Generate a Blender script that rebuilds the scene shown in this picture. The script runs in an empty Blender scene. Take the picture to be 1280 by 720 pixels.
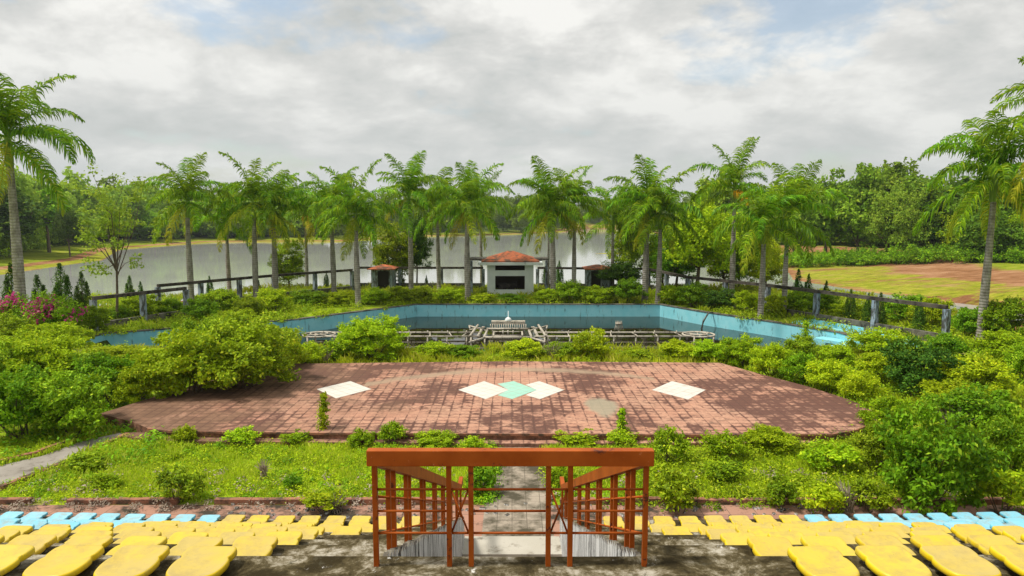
import bpy, math, random
import numpy as np
from mathutils import Vector, Matrix
from mathutils.geometry import tessellate_polygon

R = math.radians
scene = bpy.context.scene
COL = scene.collection
rnd = random.Random(7)

# ------------------------------------------------------------------ camera
CAMZ = 6.5
F = 853.0
TH = math.atan(88 / F)
_c, _s = math.cos(TH), math.sin(TH)

def tt(py):
    v = (360 - py) / F
    return (_s - v * _c) / (_c + v * _s)

def P(px, py, z=0.0):
    """ground point at height z seen at that picture position"""
    v = (360 - py) / F
    u = (px - 640) / F
    k = (CAMZ - z) / (_s - v * _c)
    return (k * u, k * (_c + v * _s))

def ZY(py, y):
    return CAMZ - y * tt(py)

def XY(px, y, z):
    f = y * _c + (CAMZ - z) * _s
    return (px - 640) / F * f

cam_d = bpy.data.cameras.new('camera')
cam = bpy.data.objects.new('camera', cam_d)
COL.objects.link(cam)
cam.location = (0, 0, CAMZ)
cam.rotation_euler = (R(90) - TH, 0, 0)
cam_d.sensor_width = 36
cam_d.lens = 36 * F / 1280
cam_d.clip_start = 0.1
cam_d.clip_end = 6000
scene.camera = cam

# ------------------------------------------------------------------ materials
class NT:
    def __init__(self, nt):
        self.nt = nt; self.n = nt.nodes; self.l = nt.links
    def node(self, t, **kw):
        n = self.n.new(t)
        for k, v in kw.items():
            setattr(n, k, v)
        return n
    def put(self, sock, v):
        if isinstance(v, bpy.types.NodeSocket):
            self.l.new(v, sock)
        elif isinstance(v, (tuple, list)) and len(v) == 3 and sock.type == 'RGBA':
            sock.default_value = (*v, 1)
        else:
            sock.default_value = v
    def coord(self, kind='Object', scale=(1, 1, 1), rot=(0, 0, 0)):
        if kind == 'World':
            src = self.node('ShaderNodeNewGeometry').outputs['Position']
        else:
            src = self.node('ShaderNodeTexCoord').outputs[kind]
        m = self.node('ShaderNodeMapping')
        m.inputs['Scale'].default_value = scale
        m.inputs['Rotation'].default_value = rot
        self.l.new(src, m.inputs['Vector'])
        return m.outputs[0]
    def noise(self, vec, scale=5, detail=5, rough=.6, dist=0.0):
        n = self.node('ShaderNodeTexNoise')
        n.inputs['Scale'].default_value = scale
        n.inputs['Detail'].default_value = detail
        n.inputs['Roughness'].default_value = rough
        n.inputs['Distortion'].default_value = dist
        self.l.new(vec, n.inputs['Vector'])
        return n.outputs['Fac']
    def ramp(self, fac, stops, interp='LINEAR'):
        n = self.node('ShaderNodeValToRGB')
        n.color_ramp.interpolation = interp
        e = n.color_ramp.elements
        while len(e) < len(stops):
            e.new(0.5)
        for i, (p, c) in enumerate(stops):
            e[i].position = p
            e[i].color = (*c, 1) if isinstance(c, tuple) else (c, c, c, 1)
        self.l.new(fac, n.inputs[0])
        return n.outputs[0]
    def mix(self, fac, a, b, mode='MIX'):
        n = self.node('ShaderNodeMix', data_type='RGBA', blend_type=mode)
        self.put(n.inputs[0], fac); self.put(n.inputs[6], a); self.put(n.inputs[7], b)
        return n.outputs[2]
    def math(self, op, a, b=0.0, c=0.0):
        n = self.node('ShaderNodeMath', operation=op)
        self.put(n.inputs[0], a); self.put(n.inputs[1], b); self.put(n.inputs[2], c)
        return n.outputs[0]
    def sep(self, v):
        n = self.node('ShaderNodeSeparateXYZ'); self.l.new(v, n.inputs[0]); return n.outputs
    def bump(self, h, strength=.3, dist=.02):
        n = self.node('ShaderNodeBump')
        n.inputs['Strength'].default_value = strength
        n.inputs['Distance'].default_value = dist
        self.l.new(h, n.inputs['Height'])
        return n.outputs[0]

def mat(name, base=(.5, .5, .5), rough=.8, spec=.12, metal=0.0):
    m = bpy.data.materials.new(name)
    m.use_nodes = True
    t = NT(m.node_tree)
    b = m.node_tree.nodes['Principled BSDF']
    b.inputs['Base Color'].default_value = (*base, 1)
    b.inputs['Roughness'].default_value = rough
    b.inputs['Specular IOR Level'].default_value = spec
    b.inputs['Metallic'].default_value = metal
    return m, t, b

def leaf_mat(name, dark, light, yellow, trans=.4, rough=.6, hue=.018):
    m = bpy.data.materials.new(name)
    m.use_nodes = True
    t = NT(m.node_tree)
    m.node_tree.nodes.clear()
    a = t.node('ShaderNodeAttribute', attribute_name='leafvar')
    sx = t.sep(a.outputs['Vector'])
    c = t.mix(sx[0], dark, light)
    yl = t.math('GREATER_THAN', sx[1], .9)
    c = t.mix(t.math('MULTIPLY', yl, .7), c, yellow)
    oi = t.node('ShaderNodeObjectInfo')
    hs = t.node('ShaderNodeHueSaturation')
    t.put(hs.inputs['Hue'], t.math('MULTIPLY_ADD', oi.outputs['Random'], hue * 2, .5 - hue))
    t.put(hs.inputs['Value'], t.math('MULTIPLY_ADD', t.math('FRACT', t.math('MULTIPLY', oi.outputs['Random'], 7.31)), .5, .8))
    t.l.new(c, hs.inputs['Color'])
    c = hs.outputs[0]
    p = t.node('ShaderNodeBsdfPrincipled')
    t.put(p.inputs['Base Color'], c)
    p.inputs['Roughness'].default_value = rough
    p.inputs['Specular IOR Level'].default_value = .10
    tr = t.node('ShaderNodeBsdfTranslucent')
    t.put(tr.inputs['Color'], t.mix(.5, c, yellow))
    mx = t.node('ShaderNodeMixShader')
    mx.inputs[0].default_value = trans
    t.l.new(p.outputs[0], mx.inputs[1]); t.l.new(tr.outputs[0], mx.inputs[2])
    o = t.node('ShaderNodeOutputMaterial')
    t.l.new(mx.outputs[0], o.inputs[0])
    return m

M = {}
M['leaf_bright'] = leaf_mat('bright leaves', (.070, .17, .004), (.47, .64, .010), (.66, .70, .025), .30, .6, .016)
M['leaf_mid'] = leaf_mat('green leaves', (.032, .105, .004), (.31, .50, .010), (.48, .58, .03), .26, .55, .028)
M['leaf_dark'] = leaf_mat('dark leaves', (.015, .05, .006), (.085, .19, .015), (.20, .28, .02), .2)
M['leaf_wood'] = leaf_mat('woodland leaves', (.055, .13, .010), (.24, .39, .020), (.36, .46, .03), .28)
M['leaf_wood_light'] = leaf_mat('light woodland leaves', (.10, .20, .012), (.40, .52, .04), (.50, .54, .06), .34)
M['leaf_palm'] = leaf_mat('palm leaves', (.032, .115, .004), (.23, .44, .008), (.42, .52, .02), .34, .40)
M['leaf_palm_old'] = leaf_mat('yellowing palm leaves', (.22, .32, .010), (.52, .55, .03), (.64, .52, .05), .38)
M['leaf_palm_dead'] = leaf_mat('orange dying palm leaves', (.50, .22, .01), (.7, .36, .02), (.5, .15, .02), .3)
M['grass'] = leaf_mat('grass', (.16, .28, .005), (.54, .66, .012), (.68, .62, .12), .36, .6)
M['dry'] = leaf_mat('dry twigs', (.22, .17, .12), (.42, .35, .27), (.45, .38, .3), .1, .8)
M['magenta'] = leaf_mat('magenta bracts', (.40, .02, .16), (.68, .06, .34), (.7, .15, .4), .35)

m, t, b = mat('bark'); v = t.coord('Object', (6, 6, 2))
t.put(b.inputs['Base Color'], t.ramp(t.noise(v, 3), [(.3, (.07, .05, .035)), (.7, (.22, .17, .12))])); M['bark'] = m

m, t, b = mat('palm trunk', rough=.85)
v = t.coord('World'); z = t.sep(v)[2]
ring = t.math('SINE', t.math('MULTIPLY', t.math('ADD', z, t.math('MULTIPLY', t.noise(v, 2.5, 2), .12)), 40))
c = t.ramp(t.noise(t.coord('World', (2, 2, .9)), 2.2, 6, .65), [(.3, (.14, .125, .10)), (.5, (.30, .275, .235)), (.72, (.46, .43, .385))])
c = t.mix(t.math('MULTIPLY', t.math('GREATER_THAN', ring, .72), .45), c, (.10, .085, .065))
t.put(b.inputs['Base Color'], c)
t.put(b.inputs['Normal'], t.bump(t.math('MULTIPLY', ring, -1), .4, .02)); M['palm_trunk'] = m

m, t, b = mat('palm crownshaft', rough=.4)
t.put(b.inputs['Base Color'], t.ramp(t.noise(t.coord('Object', (3, 3, .8)), 2), [(.3, (.12, .22, .03)), (.7, (.28, .38, .06))])); M['crownshaft'] = m

def dirt_paint(name, base, base2, stain, s1=3.0, lo=.55, hi=.62, rough=.6, streak=(1, 1, 1)):
    m, t, b = mat(name, rough=rough)
    v = t.coord('World')
    c = t.mix(t.ramp(t.noise(v, 1.3), [(.35, 0.0), (.65, 1.0)]), base, base2)
    st = t.ramp(t.noise(t.coord('World', streak), s1, 8, .7), [(lo, 0.0), (hi, 1.0)])
    c = t.mix(st, c, stain)
    t.put(b.inputs['Base Color'], c)
    t.put(b.inputs['Normal'], t.bump(t.noise(v, 30, 4), .25, .01))
    return m

M['pool_paint'] = dirt_paint('pool paint', (.22, .60, .68), (.30, .66, .73), (.08, .15, .16), 2.8, .57, .68, .7, (1.6, 1.6, .35))
M['white_wall'] = dirt_paint('weathered white wall', (.72, .76, .73), (.62, .67, .66), (.20, .21, .20), 2.5, .60, .74, .8, (1, 1, .4))
M['post_paint'] = dirt_paint('faded post paint', (.24, .31, .40), (.34, .37, .40), (.07, .07, .065), 3.0, .44, .56, .8, (2, 2, .6))
M['beam'] = dirt_paint('blackened concrete', (.05, .042, .035), (.13, .11, .09), (.03, .027, .022), 2.5, .5, .6, .9)
M['low_wall'] = dirt_paint('mossy low wall', (.10, .095, .07), (.19, .175, .145), (.04, .038, .03), 2.5, .45, .6, .9)
M['roof_tile'] = dirt_paint('roof tiles', (.48, .14, .06), (.34, .11, .055), (.10, .065, .045), 1.6, .46, .58, .9)
M['dark_inside'] = mat('dark interior', (.035, .03, .025), .9)[0]  # near-black colour that paints in the shade inside the booths
M['kerb'] = dirt_paint('terracotta kerb', (.38, .17, .10), (.30, .14, .09), (.08, .06, .045), 3, .45, .6, .85)
M['steel_white'] = dirt_paint('weathered white pipe', (.52, .47, .38), (.40, .36, .29), (.12, .10, .07), 4, .52, .62, .6)

# landing / tier concrete
m, t, b = mat('mossy concrete', rough=.9)
v = t.coord('World')
c = t.ramp(t.noise(v, 2.3, 10, .76, .3), [(.42, (.030, .022, .008)), (.50, (.080, .062, .028)), (.55, (.20, .17, .11)), (.62, (.42, .385, .31))])
c = t.mix(t.ramp(t.noise(v, 9, 8, .75), [(.58, 0.0), (.66, 1.0)]), c, (.06, .052, .03))
c = t.mix(t.ramp(t.noise(t.coord('World', (1, 1, 1), (0, 0, 1)), 4.5, 8, .8), [(.63, 0.0), (.67, 1.0)]), c, (.62, .6, .55))
t.put(b.inputs['Base Color'], c)
t.put(b.inputs['Normal'], t.bump(t.noise(v, 14, 8, .7), .5, .02)); M['concrete'] = m

m, t, b = mat('peeling whitewash', rough=.9)
v = t.coord('World', (1, 9, .5))
c = t.ramp(t.noise(v, 2.6, 9, .78), [(.41, (.035, .032, .028)), (.46, (.16, .155, .15)), (.49, (.60, .60, .59)), (.58, (.78, .78, .77))])
c = t.mix(t.math('GREATER_THAN', t.sep(t.node('ShaderNodeNewGeometry').outputs['Normal'])[2], .5), c, t.ramp(t.noise(t.coord('World'), 6, 6), [(.4, (.06, .05, .04)), (.6, (.20, .18, .14))]))
t.put(b.inputs['Base Color'], c)
t.put(b.inputs['Normal'], t.bump(t.noise(v, 8, 6), .5, .02)); M['whitewash'] = m

m, t, b = mat('orange rail paint', rough=.5, spec=.15)
v = t.coord('World')
c = t.ramp(t.noise(v, 3, 6), [(.35, (.30, .058, .005)), (.65, (.42, .095, .011))])
c = t.mix(t.ramp(t.noise(v, 7, 9, .75), [(.59, 0.0), (.64, 1.0)]), c, (.10, .028, .015))
c = t.mix(t.ramp(t.noise(v, 25, 6, .8), [(.64, 0.0), (.68, .7)]), c, (.62, .26, .12))
t.put(b.inputs['Base Color'], c)
t.put(b.inputs['Normal'], t.bump(t.noise(v, 60, 4), .15, .004)); M['rail'] = m

def seat_mat(name, base, base2, dust, amt):
    m, t, b = mat(name, rough=.42, spec=.4)
    v = t.coord('Object'); w = t.coord('World')
    oi = t.node('ShaderNodeObjectInfo')
    c = t.mix(oi.outputs['Random'], base, base2)
    nz = t.sep(t.node('ShaderNodeNewGeometry').outputs['Normal'])[2]
    up = t.math('GREATER_THAN', nz, .93)
    d = t.math('MULTIPLY', t.ramp(t.noise(w, 2.2, 7, .7), [(.22, .25), (.60, 1.0)]), t.math('MULTIPLY', up, t.math('MULTIPLY_ADD', t.math('FRACT', t.math('MULTIPLY', oi.outputs['Random'], 13.7)), amt * .7, amt * .5)))
    c = t.mix(d, c, dust)
    c = t.mix(t.ramp(t.noise(w, 5, 9, .75), [(.48, 0.0), (.64, .5)]), c, (.34, .25, .10))
    c = t.mix(t.ramp(t.noise(w, 26, 7, .8), [(.62, 0.0), (.69, .7)]), c, (.13, .10, .06))
    t.put(b.inputs['Base Color'], c)
    t.put(b.inputs['Roughness'], t.math('MULTIPLY_ADD', d, .4, .4))
    return m
M['seat_yellow'] = seat_mat('yellow plastic', (.68, .47, .006), (.72, .54, .01), (.48, .37, .12), .85)
M['seat_blue'] = seat_mat('blue plastic', (.13, .50, .66), (.18, .55, .70), (.42, .56, .60), .5)
M['seat_foot'] = mat('seat bracket', (.06, .055, .05), .7)[0]

# stage tiles
m, t, b = mat('stage tiles', rough=.8)
v = t.coord('World')
br = t.node('ShaderNodeTexBrick')
br.offset = 0.0
br.inputs['Scale'].default_value = 1.0
br.inputs['Brick Width'].default_value = .33
br.inputs['Row Height'].default_value = .33
br.inputs['Mortar Size'].default_value = .016
br.inputs['Mortar Smooth'].default_value = .3
br.inputs['Color1'].default_value = (0, 0, 0, 1); br.inputs['Color2'].default_value = (1, 1, 1, 1)
br.inputs['Mortar'].default_value = (.5, .5, .5, 1)
t.l.new(v, br.inputs['Vector'])
br2 = t.node('ShaderNodeTexBrick'); br2.offset = 0.0
for k_, v_ in (('Scale', 1.0), ('Brick Width', .33), ('Row Height', .33), ('Mortar Size', .075), ('Mortar Smooth', 1.0)): br2.inputs[k_].default_value = v_
t.l.new(v, br2.inputs['Vector'])
near = br2.outputs['Fac']
tile_r = t.sep(br.outputs['Color'])[0]
c = t.mix(tile_r, (.44, .22, .145), (.53, .29, .19))
c = t.mix(t.ramp(t.noise(v, .5, 5, .6), [(.4, 0.0), (.7, .6)]), c, (.48, .30, .21))
c = t.mix(t.ramp(t.noise(v, 7, 8, .8), [(.46, 0.0), (.60, .55)]), c, (.24, .125, .09))
c = t.mix(t.ramp(t.noise(t.coord('World', (1, 1, 1), (0, 0, .7)), 1.9, 10, .8, .5), [(.55, 0.0), (.64, .75)]), c, (.13, .085, .06))
big = t.noise(v, .22, 4, .55, .8)
med = t.noise(v, 1.1, 6, .7, .3)
fine = t.noise(t.coord('World', (1, 1.6, 1)), 4.0, 8, .75)
sx = t.sep(v)
side = t.math('MULTIPLY', t.math('POWER', t.math('MULTIPLY', t.math('ABSOLUTE', sx[0]), .09), 2.0), .07)
d0 = t.math('ADD', t.math('ADD', t.math('MULTIPLY', big, .75), t.math('MULTIPLY', med, .60)), t.math('ADD', t.math('MULTIPLY', fine, .40), side))
d1 = t.math('ADD', d0, t.math('MULTIPLY', t.math('MULTIPLY', near, t.ramp(t.noise(v, 1.7, 4), [(.38, .0), (.62, 1.0)])), .16))
dm = t.ramp(t.math('ADD', d1, t.math('MULTIPLY', tile_r, .05)), [(.90, 0.0), (.96, .6), (1.04, .92)])
c = t.mix(dm, c, (.110, .052, .040))
left = t.ramp(t.math('ADD', t.math('MULTIPLY', sx[0], -.035), t.math('MULTIPLY', t.noise(v, .45, 7, .75), 1.0)), [(.62, 0.0), (.86, .8)])
c = t.mix(left, c, (.17, .10, .062))
c = t.mix(t.math('MULTIPLY', br.outputs['Fac'], t.ramp(med, [(.40, .12), (.56, .95)])), c, (.10, .055, .042))
# old puddle bed, grey green
vm = t.node('ShaderNodeVectorMath', operation='DISTANCE')
mp = t.node('ShaderNodeMapping'); mp.inputs['Scale'].default_value = (1, .45, 0)
t.l.new(v, mp.inputs['Vector']); t.l.new(mp.outputs[0], vm.inputs[0]); px_, py_ = P(752, 508, .3)
vm.inputs[1].default_value = (px_, py_ * .45, 0)
pd = t.ramp(t.math('ADD', vm.outputs['Value'], t.math('MULTIPLY', t.noise(v, 1.3, 5), .8)), [(.80, 1.0), (1.25, 0.0)])
c = t.mix(t.math('MULTIPLY', pd, .9), c, (.31, .27, .19))
tx0, ty0 = P(620, 462, .3)
arc = t.math('ABSOLUTE', t.math('ADD', t.math('SUBTRACT', sx[1], ty0), t.math('MULTIPLY', t.math('POWER', t.math('MULTIPLY', t.math('ABSOLUTE', t.math('SUBTRACT', sx[0], .6)), .26), 2.0), 1.0)))
tr_ = t.ramp(t.math('ADD', arc, t.math('MULTIPLY', t.noise(v, 1.2, 5), .9)), [(.55, .8), (1.0, 0.0)])
tr_ = t.math('MULTIPLY', tr_, t.ramp(t.math('ABSOLUTE', sx[0]), [(5.0 / 10, 1.0), (6.5 / 10, 0.0)]) if False else t.math('LESS_THAN', t.math('ABSOLUTE', sx[0]), 5.5))
c = t.mix(tr_, c, (.34, .25, .17))
nzs = t.sep(t.node('ShaderNodeNewGeometry').outputs['Normal'])[2]
c = t.mix(t.math('LESS_THAN', nzs, .5), c, t.ramp(t.noise(v, 2.5, 8, .75), [(.4, (.09, .05, .035)), (.52, (.24, .12, .08)), (.64, (.40, .20, .14))]))
t.put(b.inputs['Base Color'], c)
t.put(b.inputs['Normal'], t.bump(t.math('ADD', t.noise(v, 6, 6), t.math('MULTIPLY', br.outputs['Fac'], -1.5)), .35, .015)); M['stage'] = m

M['white_tile'] = dirt_paint('white glazed tiles', (.64, .62, .56), (.60, .575, .51), (.42, .37, .29), 2.0, .58, .75, .5)
M['green_tile'] = dirt_paint('pale green glazed tiles', (.30, .56, .44), (.34, .58, .47), (.42, .54, .46), 2.0, .6, .75, .5)

# pavement pink slabs
def slab_mat(name, c1, c2, w, h, stain, lo, hi):
    m, t, b = mat(name, rough=.85)
    v = t.coord('World')
    br = t.node('ShaderNodeTexBrick'); br.offset = 0
    br.inputs['Scale'].default_value = 1; br.inputs['Brick Width'].default_value = w; br.inputs['Row Height'].default_value = h
    br.inputs['Mortar Size'].default_value = .006
    br.inputs['Color1'].default_value = (*c1, 1); br.inputs['Color2'].default_value = (*c2, 1); br.inputs['Mortar'].default_value = (.10, .08, .06, 1)
    t.l.new(v, br.inputs['Vector'])
    st = t.ramp(t.noise(v, .8, 8, .7), [(lo, 0.0), (hi, 1.0)])
    c = t.mix(st, br.outputs['Color'], stain)
    t.put(b.inputs['Base Color'], c)
    t.put(b.inputs['Normal'], t.bump(t.noise(v, 9, 7), .4, .015))
    return m
M['pave_pink'] = slab_mat('pink paving slabs', (.40, .22, .155), (.33, .185, .13), .6, .45, (.055, .045, .032), .48, .57)
M['pave_path'] = slab_mat('grey path tiles', (.38, .32, .25), (.34, .285, .22), .32, .32, (.075, .065, .042), .42, .57)
M['side_path'] = dirt_paint('grey footpath concrete', (.32, .29, .25), (.26, .235, .20), (.12, .10, .075), 1.4, .52, .68, .9)

# ground
m, t, b = mat('lawn soil', rough=.95)
v = t.coord('World')
c = t.ramp(t.noise(v, .6, 8, .65), [(.3, (.12, .20, .006)), (.5, (.25, .36, .008)), (.68, (.38, .42, .02))])
c = t.mix(t.ramp(t.noise(v, 1.1, 7, .7), [(.54, 0.0), (.64, .9)]), c, (.22, .15, .085))
t.put(b.inputs['Base Color'], c)
t.put(b.inputs['Normal'], t.bump(t.noise(v, 5, 8, .7), .8, .08)); M['ground'] = m

# terrain: red shore band, grass above
m, t, b = mat('lake shore', rough=.95, spec=0.0)
v = t.coord('World')
a = t.node('ShaderNodeAttribute', attribute_name='shore').outputs['Fac']
n2 = t.math('ADD', t.math('MULTIPLY', t.noise(t.coord('World', (.45, 1.5, 1)), .22, 8, .7), .65), t.math('MULTIPLY', t.noise(v, 1.1, 8, .8), .35))
red = t.ramp(t.math('ADD', t.math('MULTIPLY', t.noise(t.coord('World', (.6, 2.2, 1)), .5, 10, .8), .6), t.math('MULTIPLY', t.noise(v, .09, 4, .6), .4)), [(.36, (.10, .045, .020)), (.47, (.25, .12, .055)), (.56, (.38, .21, .11)), (.68, (.50, .34, .22))])
gr = t.ramp(t.noise(t.coord('World', (.7, 2.2, 1)), .7, 10, .8), [(.36, (.09, .13, .010)), (.5, (.25, .30, .015)), (.62, (.42, .38, .06))])
g_band = t.ramp(a, [(.03, .5), (.10, 1.0), (.50, .9), (.64, 0.0)])
gm = t.ramp(t.math('ADD', t.math('MULTIPLY', g_band, .30), t.math('MULTIPLY', n2, 1.15)), [(.74, 0.0), (.86, .88)])
c = t.mix(gm, red, gr)
top = t.ramp(t.math('ADD', a, t.math('MULTIPLY', t.math('SUBTRACT', n2, .5), .5)), [(.92, 0.0), (1.0, 1.0)])
c = t.mix(top, c, t.ramp(t.noise(v, .22, 9, .75), [(.35, (.10, .14, .015)), (.5, (.22, .27, .02)), (.7, (.36, .34, .06))]))
far = t.ramp(t.math('MULTIPLY', a, .25), [(.5, 0.0), (.8, 1.0)])
c = t.mix(far, c, (.06, .09, .02))
t.put(b.inputs['Base Color'], c)
t.put(b.inputs['Normal'], t.bump(t.noise(v, .9, 8, .7), .8, .4)); M['terrain'] = m

def water_mat(name, c1, c2, rough, bs, bstr, bdist, ns=.05):
    m, t, b = mat(name, rough=rough, spec=.5)
    v = t.coord('World')
    t.put(b.inputs['Base Color'], t.ramp(t.noise(v, ns, 4), [(.4, c1), (.6, c2)]))
    b.inputs['IOR'].default_value = 1.33
    t.put(b.inputs['Normal'], t.bump(t.noise(t.coord('World', (1, .7, 1)), bs, 4, .6), bstr, bdist))
    return m
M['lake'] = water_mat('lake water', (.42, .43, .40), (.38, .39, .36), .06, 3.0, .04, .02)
M['pool_water'] = water_mat('stagnant pool water', (.014, .012, .005), (.022, .019, .008), .015, 1.0, .05, .02, .4)

# ------------------------------------------------------------------ mesh helpers
def tag(o, label=None, cat=None, group=None, kind=None):
    if label: o['label'] = label
    if cat: o['category'] = cat
    if group: o['group'] = group
    if kind: o['kind'] = kind
    return o

def empty(name, loc=(0, 0, 0), rz=0.0):
    o = bpy.data.objects.new(name, None)
    o.empty_display_size = .2
    COL.objects.link(o); o.location = loc; o.rotation_euler = (0, 0, rz)
    return o

def link(name, me, parent=None, loc=(0, 0, 0), rot=(0, 0, 0), scale=(1, 1, 1)):
    o = bpy.data.objects.new(name, me)
    COL.objects.link(o)
    o.parent = parent
    o.location = loc; o.rotation_euler = rot; o.scale = scale
    return o

def raw_mesh(name, verts, faces, material, smooth=False, var=None):
    """verts Nx3, faces Mxk (uniform k)"""
    verts = np.asarray(verts, dtype=np.float32); faces = np.asarray(faces, dtype=np.int32)
    me = bpy.data.meshes.new(name)
    me.vertices.add(len(verts)); me.vertices.foreach_set('co', verts.ravel())
    k = faces.shape[1]
    me.loops.add(faces.size); me.loops.foreach_set('vertex_index', faces.ravel())
    me.polygons.add(len(faces))
    me.polygons.foreach_set('loop_start', np.arange(0, faces.size, k, dtype=np.int32))
    me.polygons.foreach_set('loop_total', np.full(len(faces), k, dtype=np.int32))
    if smooth:
        me.polygons.foreach_set('use_smooth', np.ones(len(faces), dtype=bool))
    if var is not None:
        at = me.attributes.new('leafvar', 'FLOAT_VECTOR', 'FACE')
        at.data.foreach_set('vector', np.asarray(var, dtype=np.float32).ravel())
    me.update(calc_edges=True)
    me.materials.append(material)
    return me

class MB:
    def __init__(self):
        self.v = []; self.f = []
    def box(self, c, s, rz=0.0, taper=1.0):
        cx, cy, cz = c; hx, hy, hz = s[0] / 2, s[1] / 2, s[2] / 2
        n = len(self.v); ca, sa = math.cos(rz), math.sin(rz)
        for z, k in ((-hz, 1.0), (hz, taper)):
            for x, y in ((-hx, -hy), (hx, -hy), (hx, hy), (-hx, hy)):
                x *= k; y *= k
                self.v.append((cx + x * ca - y * sa, cy + x * sa + y * ca, cz + z))
        for q in ((0, 3, 2, 1), (4, 5, 6, 7), (0, 1, 5, 4), (1, 2, 6, 5), (2, 3, 7, 6), (3, 0, 4, 7)):
            self.f.append(tuple(n + i for i in q))
        return self
    def bar(self, a, b_, w, h=None, up=(0, 0, 1)):
        """box beam from a to b"""
        h = h or w
        a = Vector(a); b_ = Vector(b_); d = (b_ - a).normalized()
        u = Vector(up)
        if abs(d.dot(u)) > .99: u = Vector((0, 1, 0))
        s = d.cross(u).normalized(); u = s.cross(d).normalized()
        n = len(self.v)
        for p in (a, b_):
            for i, j in ((-1, -1), (1, -1), (1, 1), (-1, 1)):
                self.v.append(tuple(p + s * (w / 2 * i) + u * (h / 2 * j)))
        for q in ((0, 3, 2, 1), (4, 5, 6, 7), (0, 1, 5, 4), (1, 2, 6, 5), (2, 3, 7, 6), (3, 0, 4, 7)):
            self.f.append(tuple(n + i for i in q))
        return self
    def tube(self, pts, rad, seg=8, closed=False):
        pts = [Vector(p) for p in pts]
        if not hasattr(rad, '__len__'): rad = [rad] * len(pts)
        n0 = len(self.v); N = len(pts)
        for i, p in enumerate(pts):
            if closed: d = pts[(i + 1) % N] - pts[i - 1]
            else: d = pts[min(i + 1, N - 1)] - pts[max(i - 1, 0)]
            d.normalize()
            u = Vector((0, 0, 1)) if abs(d.z) < .9 else Vector((1, 0, 0))
            s = d.cross(u).normalized(); u = s.cross(d).normalized()
            for k in range(seg):
                a = 2 * math.pi * k / seg
                self.v.append(tuple(p + (s * math.cos(a) + u * math.sin(a)) * rad[i]))
        for i in range(N if closed else N - 1):
            j = (i + 1) % N
            for k in range(seg):
                k2 = (k + 1) % seg
                self.f.append((n0 + i * seg + k, n0 + i * seg + k2, n0 + j * seg + k2, n0 + j * seg + k))
        if not closed:
            self.f.append(tuple(n0 + k for k in range(seg))[::-1])
            self.f.append(tuple(n0 + (N - 1) * seg + k for k in range(seg)))
        return self
    def prism(self, poly, z0, z1):
        """vertical prism over a polygon, top triangulated if concave"""
        n = len(self.v); N = len(poly)
        area = sum(poly[i][0] * poly[(i + 1) % N][1] - poly[(i + 1) % N][0] * poly[i][1] for i in range(N))
        if area < 0: poly = poly[::-1]
        for z in (z0, z1):
            for x, y in poly: self.v.append((x, y, z))
        for i in range(N):
            j = (i + 1) % N
            self.f.append((n + i, n + j, n + N + j, n + N + i))
        self.f.append(tuple(n + N + i for i in range(N)))
        self.f.append(tuple(n + i for i in range(N))[::-1])
        return self
    def build(self, name, material, parent=None, bevel=0.0, smooth=False, loc=(0, 0, 0), rot=(0, 0, 0)):
        me = bpy.data.meshes.new(name)
        me.from_pydata(self.v, [], self.f)
        me.update()
        me.materials.append(material)
        if smooth:
            for p in me.polygons: p.use_smooth = True
        if bevel:
            import bmesh
            bm = bmesh.new(); bm.from_mesh(me)
            bmesh.ops.bevel(bm, geom=list(bm.edges), offset=bevel, segments=2, affect='EDGES', profile=.6)
            bm.to_mesh(me); bm.free()
        return link(name, me, parent, loc, rot)

def sheet(name, outer, holes, z, material, **kw):
    polys = [[Vector((x, y, 0)) for x, y in outer]] + [[Vector((x, y, 0)) for x, y in h] for h in holes]
    tris = tessellate_polygon(polys)
    allv = [p for pl in polys for p in pl]
    fs = []
    for a, b_, c_ in tris:
        n = (allv[b_] - allv[a]).cross(allv[c_] - allv[a])
        fs.append((a, b_, c_) if n.z > 0 else (a, c_, b_))
    me = bpy.data.meshes.new(name)
    me.from_pydata([(p.x, p.y, z) for p in allv], [], fs)
    me.update(); me.materials.append(material)
    return link(name, me)

# ------------------------------------------------------------------ foliage generators
def leaves_at(rng, pos, nrm, size, aspect=.5, jit=.7, clump=None, fold=.0):
    """rhombic leaves; pos Nx3, nrm Nx3 preferred normal. returns verts, faces, var"""
    n = len(pos)
    nn = nrm + rng.normal(0, jit, (n, 3)); nn /= np.linalg.norm(nn, axis=1)[:, None] + 1e-9
    d = rng.normal(0, 1, (n, 3)); d[:, 2] -= .35
    d -= nn * (d * nn).sum(1)[:, None]; d /= np.linalg.norm(d, axis=1)[:, None] + 1e-9
    s = np.cross(nn, d)
    L = size * rng.uniform(.6, 1.35, (n, 1)); W = L * aspect
    a = pos - d * L * .5; c = pos + d * L * .5
    mid = pos + nn * L * .06
    v = np.stack([a, mid + s * W * .5, c, mid - s * W * .5], 1).reshape(-1, 3)
    f = np.arange(4 * n).reshape(n, 4)
    r0 = rng.uniform(0, 1, n)
    if clump is not None: r0 = np.clip(.55 * r0 + .45 * clump, 0, 1)
    var = np.stack([r0, rng.uniform(0, 1, n), rng.uniform(0, 1, n)], 1)
    return v, f, var

def fib(n, rng):
    i = np.arange(n) + rng.uniform(0, 1)
    z = 1 - 2 * (i / n) % 2 * 1.0
    z = 1 - 2 * (i % n) / n
    ph = i * 2.39996 + rng.uniform(0, 6)
    r = np.sqrt(np.clip(1 - z * z, 0, 1))
    return np.stack([r * np.cos(ph), r * np.sin(ph), z], 1)

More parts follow.
